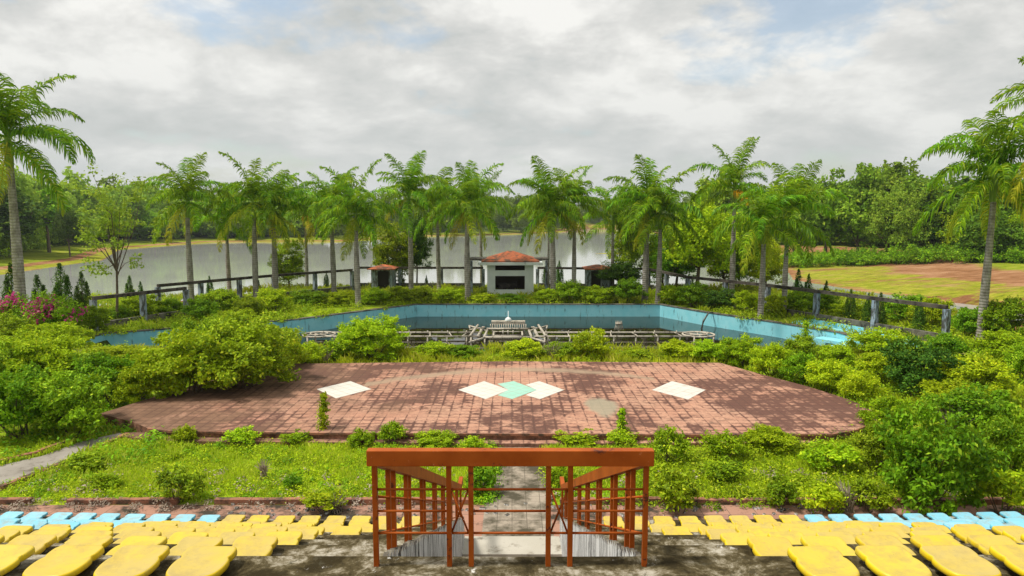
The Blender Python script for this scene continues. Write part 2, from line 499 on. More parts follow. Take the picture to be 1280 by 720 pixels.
def crown(rng, rx, ry, rz, cz, nclump, nleaf, size, clump_r=.34, aspect=.5, low=-.5, fill=.25, irr=.28, sprig=.45):
    """uneven crown: clump centres over a lumpy ellipsoid, leaves on the shell of each clump"""
    dirs = fib(int(nclump / (1 - (low + 1) / 2 + 1e-6)) + 2, rng)
    dirs = dirs[dirs[:, 2] > low]
    dirs = dirs + rng.normal(0, .18, dirs.shape); dirs /= np.linalg.norm(dirs, axis=1)[:, None]
    rad = rng.uniform(1 - irr * 1.6, 1 + irr * .55, (len(dirs), 1))
    R3 = np.array([[rx, ry, rz]])
    cen = dirs * R3 * rad * (1 - clump_r * .6)
    k = int(len(dirs) * fill)
    inner = rng.normal(0, .35, (k, 3)) * R3
    cen = np.vstack([cen, inner]); dd = np.vstack([dirs, rng.normal(0, 1, (k, 3))])
    cen[:, 2] += cz
    ncl = len(cen)
    cr = (rx + ry + rz) / 3 * clump_r * rng.uniform(.6, 1.3, ncl)
    per = rng.integers(0, ncl, nleaf)
    d = rng.normal(0, 1, (nleaf, 3)); d /= np.linalg.norm(d, axis=1)[:, None]
    flip = d[:, 2] < -.3; d[flip, 2] *= -.2
    rr = rng.uniform(.30, 1.12, (nleaf, 1)) ** .6
    pos = cen[per] + d * cr[per][:, None] * rr * np.array([[1, 1, .95]])
    nrm = d * .8 + dd[per] * .3 + np.array([[0, 0, .55]])
    tone = rng.uniform(0, 1, ncl)
    tl = tone[per]
    if sprig > 0:
        k = int(nleaf * sprig); per_s = 12; ns = k // per_s
        who = rng.integers(0, ncl, ns)
        sd = rng.normal(0, 1, (ns, 3)); sd /= np.linalg.norm(sd, axis=1)[:, None]; sd[:, 2] = np.abs(sd[:, 2]) * .8
        root = cen[who] + sd * cr[who][:, None] * .8
        outd = root - np.array([[0, 0, cz * .6]]); outd /= np.linalg.norm(outd, axis=1)[:, None]
        dr = outd * .8 + rng.normal(0, .35, (ns, 3)) + np.array([[0, 0, .75]]); dr /= np.linalg.norm(dr, axis=1)[:, None]
        ln = cr[who] * rng.uniform(.35, 1.15, ns)
        u = np.tile(np.linspace(.0, 1, per_s), ns)
        i_ = np.repeat(np.arange(ns), per_s)
        sp_ = root[i_] + dr[i_] * (ln[i_] * u)[:, None] + rng.normal(0, 1, (ns * per_s, 3)) * (size * .55 * (1.1 - .7 * u))[:, None]
        sp_[:, 2] -= (u ** 2) * ln[i_] * .22
        pos = np.vstack([pos, sp_]); nrm = np.vstack([nrm, rng.normal(0, .6, (len(sp_), 3)) + np.array([[0, 0, .7]])])
        tl = np.concatenate([tl, np.clip(tone[who][i_] * .6 + .4, 0, 1)])
    v, f, var = leaves_at(rng, pos, nrm, size, aspect, .75, tl)
    return v, f, var, cen

def clamp_ground(v, z=.02):
    v[:, 2] = np.maximum(v[:, 2], z + (v[:, 2] - z) * .05)
    return v

def stems_mb(rng, cens, r0, base_spread=.12, maxn=14, trunk=0.0):
    mb = MB()
    idx = rng.permutation(len(cens))[:maxn]
    if trunk > 0:
        top = Vector((rng.normal(0, .04) * trunk, rng.normal(0, .04) * trunk, trunk))
        mb.tube([(0, 0, -.15), (top.x * .3, top.y * .6, trunk * .5), top], [r0 * 1.35, r0, r0 * .8], 8)
    for i in idx:
        c = Vector([float(q) for q in cens[i]])
        if trunk > 0:
            a = Vector((top.x, top.y, trunk * rng.uniform(.75, 1.0)))
            rr = r0 * .5
        else:
            a = Vector((rng.normal(0, base_spread), rng.normal(0, base_spread), -.1)); rr = r0
        mid = a.lerp(c, .5) + Vector((rng.normal(0, .08), rng.normal(0, .08), rng.normal(.05, .08))) * (c - a).length
        mb.tube([a, mid, c], [rr, rr * .65, rr * .25], 5)
    return mb

LIB = {}
def bush_variant(kind, seed):
    key = (kind, seed)
    if key in LIB: return LIB[key]
    rng = np.random.default_rng(100 + seed * 17 + sum(map(ord, kind)))
    if kind == 'S':   # 1 m wide, .9 high
        v, f, var, cen = crown(rng, .46, .46, .40, .36, 16, 1500, .085, .34, .48, -.3, .3)
        sm = stems_mb(rng, cen, .012, .05, 8)
    elif kind == 'M':  # 2.6 wide 2.2 high
        v, f, var, cen = crown(rng, 1.2, 1.2, 1.02, .9, 40, 7400, .115, .24, .50, -.5, .35)
        sm = stems_mb(rng, cen, .022, .12, 12)
    elif kind == 'L':  # 4.6 wide 3.6 high
        v, f, var, cen = crown(rng, 2.15, 2.1, 1.7, 1.5, 100, 19000, .135, .175, .50, -.6, .4)
        sm = stems_mb(rng, cen, .035, .2, 18)
    elif kind == 'W':  # wispy weeds, upright leafy
        n = 1500; k = 26
        base = rng.normal(0, .22, (k, 2)); tip = base * 1.6 + rng.normal(0, .12, (k, 2)); h = rng.uniform(.35, .9, k)
        who = rng.integers(0, k, n); u = rng.uniform(.15, 1, n)
        pos = np.stack([base[who, 0] + (tip[who, 0] - base[who, 0]) * u, base[who, 1] + (tip[who, 1] - base[who, 1]) * u, h[who] * u], 1)
        pos += rng.normal(0, .035, pos.shape)
        v, f, var = leaves_at(rng, pos, np.array([[0, 0, .8]]) + rng.normal(0, .4, (n, 3)), .10, .4, .5, rng.uniform(0, 1, k)[who])
        sm = MB()
        for i in range(k): sm.tube([(base[i, 0], base[i, 1], 0), (tip[i, 0], tip[i, 1], h[i])], [.008, .004], 4)
    clamp_ground(v)
    fm = (v, f, var)
    LIB[key] = (fm, sm, {}, [None])
    return LIB[key]

def foliage_mesh(kind, seed, material):
    fm, sm, cache, stem = bush_variant(kind, seed)
    if material.name not in cache:
        cache[material.name] = raw_mesh('foliage', *fm[:2], material, False, fm[2])
    if stem[0] is None:
        o = sm.build('stems', M['bark']); stem[0] = o.data; bpy.data.objects.remove(o)
    return cache[material.name], stem[0]

BASE = {'S': (1.0, .85), 'M': (2.7, 2.2), 'L': (4.7, 3.7), 'W': (.9, .85)}
bn = [0]
def bush(px, py, w, h, material, label, group=None, cat='bush', name='bush', z=0.0, kind=None, at=None):
    """base centre at picture (px,py) on height z; w,h in picture pixels"""
    x, y = at or P(px, py, z)
    f = y * _c + (CAMZ - z) * _s
    wm = w * f / F; hm = h * f / F
    if kind is None:
        kind = 'S' if wm < 1.5 else ('M' if wm < 3.4 else 'L')
    bn[0] += 1
    fo, st = foliage_mesh(kind, bn[0] % (4 if kind != 'L' else 3), M[material])
    bw, bh = BASE[kind]
    r = empty(name, (x, y, z), rnd.uniform(0, 6.28))
    r.scale = (wm / bw, wm / bw * rnd.uniform(.85, 1.1), hm / bh)
    tag(r, label, cat, group)
    link('foliage', fo, r)
    link('stems', st, r)
    return r

# ================================================================== SETTING
POOL = [P(520, 381, .1), P(825, 381, .1), P(877, 390, .1), P(970, 403.5, .1), (18.2, 37.5), (18.6, 33.2), (-22.5, 33.2), P(131, 417.5, .1), P(370, 400, .1)]
KA, KB, KC = P(985, 402.5, .15), P(1009, 398.5, .15), P(1092, 411.6, .15)
kd = (KA[0] - KB[0], KA[1] - KB[1])
# small upper basin, in its own corner beside the pool
KPOOL = [KB, KC, (KC[0] - .2, 34.0), (19.4, 34.0), (19.2, 37.6), (17.35, KA[1] - .1)]
PLAT = [(-70, -30), (70, -30), (70, 24), (29, 36), (22, 50), (17, 60), (13, 66), (-16, 66), (-23, 57), (-28, 46), (-34, 38), (-70, 30)]
sheet('ground', PLAT, [POOL, KPOOL], 0.0, M['ground'])
bpy.data.objects['ground']['kind'] = 'structure'

LAKE = np.array([(-125, 76), (-81.3, 108), (-88, 147), (-111, 194), (-110, 222), (-108, 250), (-62, 254), (-42, 325), (0, 364), (30, 420), (62, 560), (88, 560),
                 (75, 300), (42, 190), (20, 173), (38, 168), (58, 150), (50, 125), (41, 100), (43, 84), (47, 74), (54, 60), (44, 51), (33, 54), (22, 68), (14, 71), (-18, 71), (-30, 60), (-42, 53), (-70, 50), (-125, 60)], dtype=float)

def lake_dist(X, Y):
    d = np.full(X.shape, 1e9); inside = np.zeros(X.shape, bool)
    n = len(LAKE)
    for i in range(n):
        a = LAKE[i]; b_ = LAKE[(i + 1) % n]
        e = b_ - a; L2 = (e ** 2).sum()
        tq = np.clip(((X - a[0]) * e[0] + (Y - a[1]) * e[1]) / L2, 0, 1)
        d = np.minimum(d, np.hypot(X - a[0] - tq * e[0], Y - a[1] - tq * e[1]))
        cond = ((a[1] > Y) != (b_[1] > Y)) & (X < (b_[0] - a[0]) * (Y - a[1]) / (b_[1] - a[1] + 1e-12) + a[0])
        inside ^= cond
    return np.where(inside, -d, d)

def vnoise(X, Y, s, seed=0):
    return (np.sin(X / s + seed) * np.cos(Y / s * 1.3 + seed * 2.1) + .5 * np.sin(X / s * 2.3 + Y / s * 1.7 + seed)) / 1.5

LZ = -2.6
def terrain_z(X, Y, d=None):
    if d is None: d = lake_dist(X, Y)
    bank = np.minimum(LZ + .075 * d, -.4) + .022 * np.maximum(d - 40, 0)
    bank = np.where(d > 12, bank + vnoise(X, Y, 9, 1) * .18 * np.clip((d - 12) / 10, 0, 1), bank + vnoise(X, Y, 7, 2) * .03)
    bank = bank + .022 * np.clip(Y - 420, 0, 400) + .03 * np.clip(-X - 150, 0, 200)
    near = np.minimum(LZ + .45 * d, -.25)
    w = np.clip((78 - Y) / 6, 0, 1) * np.clip((62 - X) / 14, 0, 1)
    z = bank * (1 - w) + near * w
    return np.where(d < 0, np.maximum(LZ + .12 * d - .05, -6), z)

xs = np.unique(np.concatenate([np.linspace(-1200, -160, 40), np.linspace(-160, 160, 215), np.linspace(160, 1200, 40)]))
ys = np.unique(np.concatenate([np.linspace(-60, 50, 18), np.linspace(50, 260, 160), np.linspace(260, 620, 90), np.linspace(620, 2200, 40)]))
X, Y = np.meshgrid(xs, ys)
D = lake_dist(X, Y)
Z = terrain_z(X, Y, D)
under = (Y > 5) & (Y < 56) & (X > -22) & (X < 21)
Z = np.where(under, -3.0, Z)
for by_, bx0, bx1 in ((60.5, -58, -30), (64.5, -60, -33), (69, -56, -38)):
    Z = np.maximum(Z, LZ + .10 - ((Y - by_ - .4 * np.sin(X * .3)) / 1.0) ** 2 * .12 - np.clip(bx0 - X, 0, 99) * .05 - np.clip(X - bx1, 0, 99) * .05)
nx, ny = len(xs), len(ys)
ii = np.arange(nx * ny).reshape(ny, nx)
fc = np.stack([ii[:-1, :-1], ii[:-1, 1:], ii[1:, 1:], ii[1:, :-1]], -1).reshape(-1, 4)
tme = raw_mesh('terrain', np.stack([X, Y, Z], -1).reshape(-1, 3), fc, M['terrain'], True)
at = tme.attributes.new('shore', 'FLOAT', 'POINT'); 
right = np.clip((X - 25) / 10, 0, 1) * np.clip((210 - Y) / 20, 0, 1)
WID = 7 + 21 * right
at.data.foreach_set('value', (np.where(right > .5, D / WID, D / WID)).astype(np.float32).ravel())
tag(link('terrain', tme), kind='structure')
# skirt bank between the platform edge and the terrain
mb = MB(); n = len(PLAT)
for i in range(n):
    a, b_ = PLAT[i], PLAT[(i + 1) % n]
    k = len(mb.v)
    mb.v += [(a[0], a[1], -.001), (b_[0], b_[1], -.001), (b_[0] * 1.03, b_[1] * 1.03 if b_[1] > 0 else b_[1], -1.2), (a[0] * 1.03, a[1] * 1.03 if a[1] > 0 else a[1], -1.2)]
    mb.f.append((k, k + 1, k + 2, k + 3)[::-1])
tag(mb.build('bank_slope', M['ground']), kind='structure')
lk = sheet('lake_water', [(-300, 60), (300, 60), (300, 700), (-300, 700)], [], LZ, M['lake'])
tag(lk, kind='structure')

# front pavement, path, side path
def strip(name, poly, z, material, **kw):
    o = sheet(name, poly, [], z, material); return o
tag(strip('pavement', [(-16, 11.0), (16, 11.0), (16, 14.9), (1.1, 14.9), (-1.1, 14.9), (-16, 14.9)], .012, M['pave_pink']), kind='structure')
tag(strip('garden_path', [(-.62, 12.3), (.86, 12.3), (.82, 19.2), (-.62, 19.2)], .024, M['pave_path']), kind='structure')
mb = MB().box((.0, 12.78, .06), (1.9, .74, .12))
tag(mb.build('threshold_slab', dirt_paint('pale slab', (.48, .45, .38), (.42, .39, .32), (.16, .13, .09), 3, .55, .7, .8)), kind='structure')
sp = [P(-60, 590, .02), P(0, 610, .02), P(60, 588, .02), P(110, 566, .02), P(160, 544, .02), P(150, 541, .02), P(100, 552, .02), P(52, 570, .02), P(0, 582, .02), P(-60, 572, .02)]
tag(strip('footpath', sp, .02, M['side_path']), kind='structure')

# kerbs
def kerb(label, pts, w=.14, h=.13, z=0.0):
    r = tag(empty('kerb', (*pts[0], z)), label, 'kerb')
    m_ = MB()
    x0, y0 = pts[0]
    for a, b_ in zip(pts, pts[1:]):
        L = math.hypot(b_[0] - a[0], b_[1] - a[1]); nseg = max(1, int(L / .8))
        for i in range(nseg):
            if rnd.random() < .06: continue
            t0, t1 = i / nseg, (i + 1) / nseg - .012 / L
            p = (a[0] + (b_[0] - a[0]) * t0 - x0, a[1] + (b_[1] - a[1]) * t0 - y0 + rnd.uniform(-.01, .01), h / 2 + rnd.uniform(-.02, .01))
            q = (a[0] + (b_[0] - a[0]) * t1 - x0, a[1] + (b_[1] - a[1]) * t1 - y0 + rnd.uniform(-.01, .01), p[2])
            m_.bar(p, q, w, h)
    m_.build('kerb_stones', M['kerb'], r)
    return r
kerb('low terracotta kerb between the pink paving and the lawn left of the path', [(-16, 15.0), (-.9, 15.0)])
kerb('low terracotta kerb between the pink paving and the lawn right of the path', [(1.1, 15.0), (16, 15.0)])
kerb('terracotta kerb on the lawn side of the grey side footpath', [P(0, 613), P(60, 590), P(112, 568), P(160, 546)])
kerb('terracotta kerb on the far side of the grey side footpath', [P(0, 580), P(50, 568), P(98, 550), P(120, 545)])
kerb('brick edging along the right side of the garden path', [(.92, 15.1), (.90, 19.0)], .12, .08)

# ------------------------------------------------------------------ stage
SZ = .30
stage_px = [(125, 517), (165, 527), (185, 535.5), (215, 538.5), (400, 541), (860, 543), (1040, 542.5), (1070, 537), (1096, 527), (1097, 521), (1088, 511), (1060, 499), (1010, 483), (960, 470), (920, 459), (900, 453.5),
            (640, 451.5), (370, 454.5), (300, 466), (240, 482), (180, 500)]
spoly = [P(x, y, SZ) for x, y in stage_px]
st = tag(empty('stage', (0, 24, 0)), 'open-air stage platform of stained pinkish red tiles in front of the pool', 'stage')
m_ = MB().prism([(x, y - 24) for x, y in spoly], .001, SZ)
m_.build('tiled_deck', M['stage'], st)
cx = sum(p[0] for p in spoly) / len(spoly); 
low_px = [(150, 545), (200, 551), (640, 555), (1010, 553), (1040, 549)]
lp = [P(x, y, .12) for x, y in low_px]
step_poly = lp + [(lp[-1][0], spoly[6][1] + .3), (0, spoly[5][1] + .8), (lp[0][0], spoly[2][1] + .2)]
m_ = MB().prism([(x, y - 24) for x, y in step_poly], .002, .12)
m_.build('front_step', M['stage'], st)
m_ = MB()
for a, b_ in zip(spoly[2:8], spoly[3:9]):
    m_.bar((a[0], a[1] - 24 - .012, SZ - .025), (b_[0], b_[1] - 24 - .012, SZ - .025), .05, .062)
m_.build('edge_nosing', M['kerb'], st)
def grout(m):
    t = NT(m.node_tree); b = m.node_tree.nodes['Principled BSDF']
    src = b.inputs['Base Color'].links[0].from_socket
    v = t.coord('World', (1, 1, 1), (0, 0, R(45)))
    br = t.node('ShaderNodeTexBrick'); br.offset = 0
    for k_, v_ in (('Scale', 1.0), ('Brick Width', .36), ('Row Height', .36), ('Mortar Size', .012)): br.inputs[k_].default_value = v_
    t.l.new(v, br.inputs['Vector'])
    c = t.mix(t.math('MULTIPLY', br.outputs['Fac'], .55), src, (.34, .28, .2))
    c = t.mix(t.ramp(t.noise(t.coord('World'), 6, 9, .8), [(.58, 0.0), (.68, .6)]), c, (.38, .30, .22))
    t.put(b.inputs['Base Color'], c)
grout(M['white_tile']); grout(M['green_tile'])
def diamond(pxs, material, label, z):
    pts = [P(x, y, SZ) for x, y in pxs]
    cx = sum(p[0] for p in pts) / 4; cy = sum(p[1] for p in pts) / 4
    m_ = MB().prism([(x - cx, y - cy) for x, y in pts], 0, z)
    o = m_.build('floor_inlay', M[material], None, loc=(cx, cy, SZ))
    return o
st_parts = []
for pxs, mt, lb, z in [(((438, 476.5), (464, 486.5), (420, 498), (396, 486.5)), 'white_tile', 'white diamond inlay on the left of the stage', .006),
                       (((605, 476.5), (636, 487.5), (607, 499), (573, 487.5)), 'white_tile', 'white diamond inlay left of the pale green one', .006),
                       (((642, 476.5), (671, 487.5), (640, 499), (622, 494), (636, 487.5), (622, 480)), 'green_tile', 'pale green diamond inlay in the middle of the stage', .008),
                       (((674, 476.5), (705, 487.5), (675, 499), (657, 494), (671, 487.5), (657, 481)), 'white_tile', 'white diamond inlay right of the pale green one', .006),
                       (((840, 476.5), (882, 487.5), (860, 499.5), (815, 487.5)), 'white_tile', 'white diamond inlay on the right of the stage', .006)]:
    pts = [P(x, y, SZ) for x, y in pxs]
    m_ = MB().prism([(x, y - 24) for x, y in pts], SZ - .002, SZ + z)
    o = m_.build('diamond_inlay', M[mt], st)
    o['label'] = lb

# ------------------------------------------------------------------ seating terrace
TZ = [3.95, 3.535, 3.09, 2.65, 2.2, 1.756, 1.3, .844, .51]
SY = [4.85 + 1.014 * j for j in range(9)]
def curve(x): return .0022 * x * x
SIDE = 1.0          # stair half width to the cheek walls
ter = tag(empty('seating_terrace', (0, 9, 0)), 'weathered concrete grandstand terrace that steps down to the lawn', 'terrace')
def tier(x0, x1, y0, y1, z, name='tier', zb=None):
    m_ = MB(); n = 14; k = len(m_.v)
    for i in range(n + 1):
        x = x0 + (x1 - x0) * i / n
        c = curve(x)
        wob = rnd.uniform(-.006, .006)
        m_.v += [(x, y0 + c - 9, z + wob * 0), (x, y1 + c - 9 + wob, z), (x, y1 + c - 9 + wob, 0), (x, y0 + c - 9, 0)]
    for i in range(n):
        a = k + i * 4; b_ = a + 4
        m_.f += [(a, b_, b_ + 1, a + 1)[::-1][::-1], (a + 1, b_ + 1, b_ + 2, a + 2), (a + 3, b_ + 3, b_, a)]
    m_.f += [(k, k + 1, k + 2, k + 3), tuple(k + n * 4 + q for q in (3, 2, 1, 0))]
    return m_.build(name, M['concrete'], ter)
# top standing levels behind and under the viewer, and the landing
tier(-16, 16, -4, 2.3, 4.85, 'upper_tier'); tier(-16, 16, 2.302, 3.38, 4.4, 'upper_tier')
tier(-16, 16, 3.382, 4.92, TZ[0], 'landing')
for sgn in (-1, 1):
    for j in range(1, 9):
        x0, x1 = (SIDE, 16) if sgn > 0 else (-16, -SIDE)
        tier(x0, x1, SY[j - 1] + .072, SY[j] + .07, TZ[j])
# stair flight between the cheeks
m_ = MB(); nst = 22; y0 = 4.925; y1 = 11.2
for i in range(nst):
    za = TZ[0] * (1 - (i + 1) / (nst + 1)); ya = y0 + (y1 - y0) * i / nst; yb = y0 + (y1 - y0) * (i + 1) / nst
    m_.box((0, (ya + yb) / 2 - 9, za / 2), (2 * SIDE - .075, yb - ya - .001, za))
m_.build('stair_flight', M['concrete'], ter)
# cheek walls beside the stair, stepped top, whitewashed
for sgn in (-1, 1):
    m_ = MB(); ya, yb = SY[0] + .075, SY[8] + .07; xq = sgn * (SIDE - .03); nq = 64
    for q in range(nq):
        u0, u1 = q / nq, (q + 1) / nq
        za = TZ[0] + (TZ[8] + .05 - TZ[0]) * (u0 + u1) / 2 + .008 * math.sin(q * .9)
        m_.box((xq, ya + (yb - ya) * (u0 + u1) / 2 - 9, za / 2), (.04, (yb - ya) / nq - .0002, za))
    m_.build('cheek_wall', M['whitewash'], ter)

# ------------------------------------------------------------------ seats
def seat_outline(n=64):
    pts = []
    # half outline from back centre (y=+) to front centre (y=-); widths with waist notch
    prof = [(.215, 0), (.214, .10), (.205, .155), (.186, .182), (.15, .19)]
    ys_ = np.linspace(.19, -.235, 200)
    right = []
    ctrl = [(.0, .205), (.10, .205), (.165, .200), (.192, .182), (.202, .150), (.203, .10), (.199, .070), (.190, .050), (.194, .032), (.206, .012), (.213, -.04), (.210, -.10), (.198, -.155), (.172, -.200), (.12, -.232), (.0, -.243)]
    # Catmull-Rom through the control points
    c_ = [(-ctrl[1][0], ctrl[1][1])] + ctrl + [(-ctrl[-2][0], ctrl[-2][1])]
    for i in range(1, len(c_) - 2):
        for k in range(3):
            u = k / 3
            p0, p1, p2, p3 = [np.array(q) for q in c_[i - 1:i + 3]]
            right.append(tuple(.5 * ((2 * p1) + (-p0 + p2) * u + (2 * p0 - 5 * p1 + 4 * p2 - p3) * u * u + (-p0 + 3 * p1 - 3 * p2 + p3) * u ** 3)))
    right.append(ctrl[-1])
    right = [(x * .905, y) for x, y in right]
    left = [(-x, y) for x, y in right[1:-1]][::-1]
    return right + left
OUT = seat_outline()
def seat_mesh(material):
    rings = [(.985, 0.0), (1.012, .003), (1.018, .022), (1.004, .036), (.975, .044), (.93, .046), (.84, .042), (.64, .036), (.35, .034), (.1, .033)]
    v = []; f = []; N = len(OUT)
    for s, z in rings:
        for x, y in OUT:
            lift = .008 * max(0, y / .2) if z > .03 else 0
            v.append((x * s, (y + .02) * s - .02, z + lift))
    for r in range(len(rings) - 1):
        for i in range(N):
            j = (i + 1) % N
            f.append((r * N + i, (r + 1) * N + i, (r + 1) * N + j, r * N + j))
    f.append(tuple((len(rings) - 1) * N + i for i in range(N))[::-1])
    me = bpy.data.meshes.new('seat_shell'); me.from_pydata(v, [], f); me.update()
    for p in me.polygons: p.use_smooth = True
    me.materials.append(material)
    return me
sm_y, sm_b = seat_mesh(M['seat_yellow']), seat_mesh(M['seat_blue'])
o = MB().box((0, .02, -.031), (.22, .20, .06)).build('bracket', M['seat_foot']); bracket = o.data; bpy.data.objects.remove(o)
ordn = ['', 'first', 'second', 'third', 'fourth', 'fifth', 'sixth', 'seventh', 'eighth', 'ninth', 'tenth', 'eleventh', 'twelfth', 'thirteenth', 'fourteenth', 'fifteenth', 'sixteenth', 'seventeenth', 'eighteenth', 'nineteenth', 'twentieth', 'twenty-first', 'twenty-second']
rown = ['top row', 'second row from the top', 'third row from the top', 'fourth row from the top', 'fifth row from the top', 'fourth row from the bottom', 'third row from the bottom', 'second row from the bottom', 'bottom row']
X0 = [2.0, 2.05, 2.15, 2.15, 2.0, 1.9, 1.8, 1.9, 1.75]
for j in range(9):
    for sgn in (-1, 1):
        side = 'left' if sgn < 0 else 'right'
        k = 0; x = X0[j] + .22 + (.14 if j % 2 else 0) * (1 if j in (3, 5, 7) else 0)
        D_ = SY[j]
        while True:
            if x - .25 > (D_ * _c + 2.5 * _s) * .752 + .1: break
            k += 1
            blue = (j == 8 and x > 5.75) or (4 <= j < 8 and x > 6.3)
            xx = sgn * x
            tz = TZ[j] + .068
            wx = xx + rnd.uniform(-.012, .012)
            y = D_ - .21 + curve(x) + rnd.uniform(-.01, .01)
            r = empty('stadium_seat', (wx, y, tz), math.atan(.0044 * xx) + rnd.uniform(-.03, .03))
            col = 'blue' if blue else 'yellow'
            tag(r, f"{col} seat, {ordn[k]} from the stairs, {side} block, {rown[j]}", 'stadium seat', 'backless plastic seats on the terrace')
            link('seat_shell', sm_b if blue else sm_y, r, rot=(rnd.uniform(-.02, .02), rnd.uniform(-.02, .02), 0))
            link('bracket', bracket, r)
            x += .5

# ------------------------------------------------------------------ railing
LN = TZ[0]; RY = 4.79; XC = -.012
ra = tag(empty('handrail', (XC, RY, LN)), 'orange painted steel railing at the head of the stairs with sloping side rails', 'railing')
MB().bar((-1.035, 0, .825), (1.035, 0, .825), .075, .115).build('top_beam', M['rail'], ra, bevel=.004)
for x in (-.985, -.447, -.287, .277, .437, .985):
    MB().box((x, 0, .3835), (.037, .037, .767)).build('post', M['rail'], ra, bevel=.003)
def rod(a, b_, r=.0095, name='rail_bar'):
    MB().tube([a, b_], r, 8).build(name, M['rail'], ra, smooth=True)
for z in (.583, .419, .251):
    rod((-.965, 0, z), (-.467, 0, z)); rod((-.267, 0, z), (.257, 0, z)); rod((.457, 0, z), (.965, 0, z))
for x0, x1 in ((-.427, -.307), (.297, .417)):
    rod((x0, 0, .583), (x1, 0, .583)); rod((x0, 0, .251), (x1, 0, .251))
    rod((x0, -.008, .575), (x1, -.008, .26), .0075, 'cross_bar'); rod((x1, .008, .575), (x0, .008, .26), .0075, 'cross_bar')
SL = -(TZ[1] - TZ[8]) / (SY[8] - SY[1])  # terrace slope
def ledge(y):
    for j in range(9):
        if y < SY[j] + .072: return TZ[j]
    return 0.0
def ztop(y): return LN + .80 + SL * -1 * 0 + (-.435) * (y - RY - .1)
for sgn in (-1, 1):
    x = sgn * 1.0
    ya, yb = .06, 12.7 - RY
    MB().bar((x, ya, .800), (x, yb, .800 - .437 * (yb - ya)), .075, .115).bar((x, yb, .800 - .437 * (yb - ya)), (x, yb + .42, .800 - .437 * (yb - ya)), .075, .115).build('side_beam', M['rail'], ra)
    for y in (.62, .86, 1.52, 1.72, 2.6, 2.82, 3.75, 3.95, 4.8, 5.0, 6.0, 6.2, 7.2, 7.4, 8.2):
        top = .80 - .437 * (min(y, yb) - ya) - .05
        bot = ledge(y + RY) - LN + .031
        MB().box((x + sgn * .005, y, (top + bot) / 2), (.038, .038, top - bot)).build('post', M['rail'], ra)
    for dz in (-.27, -.56):
        rod((x, .0, .80 + dz), (x, yb, .80 + dz - .437 * yb), .010, 'side_bar')

# ------------------------------------------------------------------ pool
WZ = -.78
pl = tag(empty('swimming_pool', (2, 42, 0)), 'large abandoned pool with faded light blue painted walls behind the stage', 'pool')
def wall_run(pts, z0, z1, thick, out_sign=1, closed=False):
    m_ = MB(); n = len(pts)
    for i in range(n - (0 if closed else 1)):
        a = Vector(pts[i]); b_ = Vector(pts[(i + 1) % n]); d = (b_ - a).normalized(); nrm = Vector((-d.y, d.x)) * out_sign
        a2, b2 = a - d * .0, b_ + d * .0
        off = nrm * (thick / 2)
        m_.bar((a2.x + off.x, a2.y + off.y, (z0 + z1) / 2), (b2.x + off.x, b2.y + off.y, (z0 + z1) / 2), thick, z1 - z0)
    return m_
pp = [(x - 2, y - 42) for x, y in POOL]
# one closed wall ring: inner outline and an outset outline, mitred
def outset(poly, d):
    n = len(poly); area = sum(poly[i][0] * poly[(i + 1) % n][1] - poly[(i + 1) % n][0] * poly[i][1] for i in range(n))
    s = 1 if area < 0 else -1
    out = []
    for i in range(n):
        p0, p1, p2 = Vector(poly[i - 1]), Vector(poly[i]), Vector(poly[(i + 1) % n])
        d1 = (p1 - p0).normalized(); d2 = (p2 - p1).normalized()
        n1 = Vector((-d1.y, d1.x)) * s; n2 = Vector((-d2.y, d2.x)) * s
        b_ = (n1 + n2).normalized(); k = d / max(.4, b_.dot(n1))
        out.append((p1.x + b_.x * k, p1.y + b_.y * k))
    return out
def ring_wall(poly, thick, z0, z1, name, material, parent, skip=()):
    o_ = outset(poly, thick); m_ = MB(); n = len(poly)
    for i in range(n):
        if i in skip: continue
        j = (i + 1) % n; k = len(m_.v)
        for z in (z0, z1):
            m_.v += [(*poly[i], z), (*poly[j], z), (*o_[j], z), (*o_[i], z)]
        for q in ((0, 3, 2, 1), (4, 5, 6, 7), (0, 1, 5, 4), (2, 3, 7, 6), (1, 2, 6, 5), (3, 0, 4, 7)):
            m_.f.append(tuple(k + i_ for i_ in q))
    return m_.build(name, material, parent)
ring_wall(pp, .30, -1.9, .10, 'pool_wall', M['pool_paint'], pl)
m_ = MB(); n_ = len(pp); o_ = outset(pp, .36); i_ = outset(pp, -.03)
for i in range(n_):
    j = (i + 1) % n_; k = len(m_.v)
    for z in (.102, .15):
        m_.v += [(*i_[i], z), (*i_[j], z), (*o_[j], z), (*o_[i], z)]
    for q in ((0, 3, 2, 1), (4, 5, 6, 7), (0, 1, 5, 4), (2, 3, 7, 6)):
        m_.f.append(tuple(k + q_ for q_ in q))
m_.build('coping', M['low_wall'], pl)
sh = MB().prism(outset(pp, .02), -1.92, -1.88).build('pool_floor', M['pool_paint'], pl)
# drain pipe hanging over the far right wall
xa, ya_ = P(886, 391.5, .15)
MB().tube([(xa - 2 + .3, ya_ - 42 + .2, .2), (xa - 2 - .1, ya_ - 42 - .25, .2), (xa - 2 - .55, ya_ - 42 - .7, -.3), (xa - 2 - .7, ya_ - 42 - .85, -.85)], [.05, .05, .06, .07], 8).build('overflow_pipe', M['low_wall'], pl, smooth=True)
inner = outset(POOL, -.002)
tag(sheet('pool_water', inner, [], WZ, M['pool_water']), kind='structure')

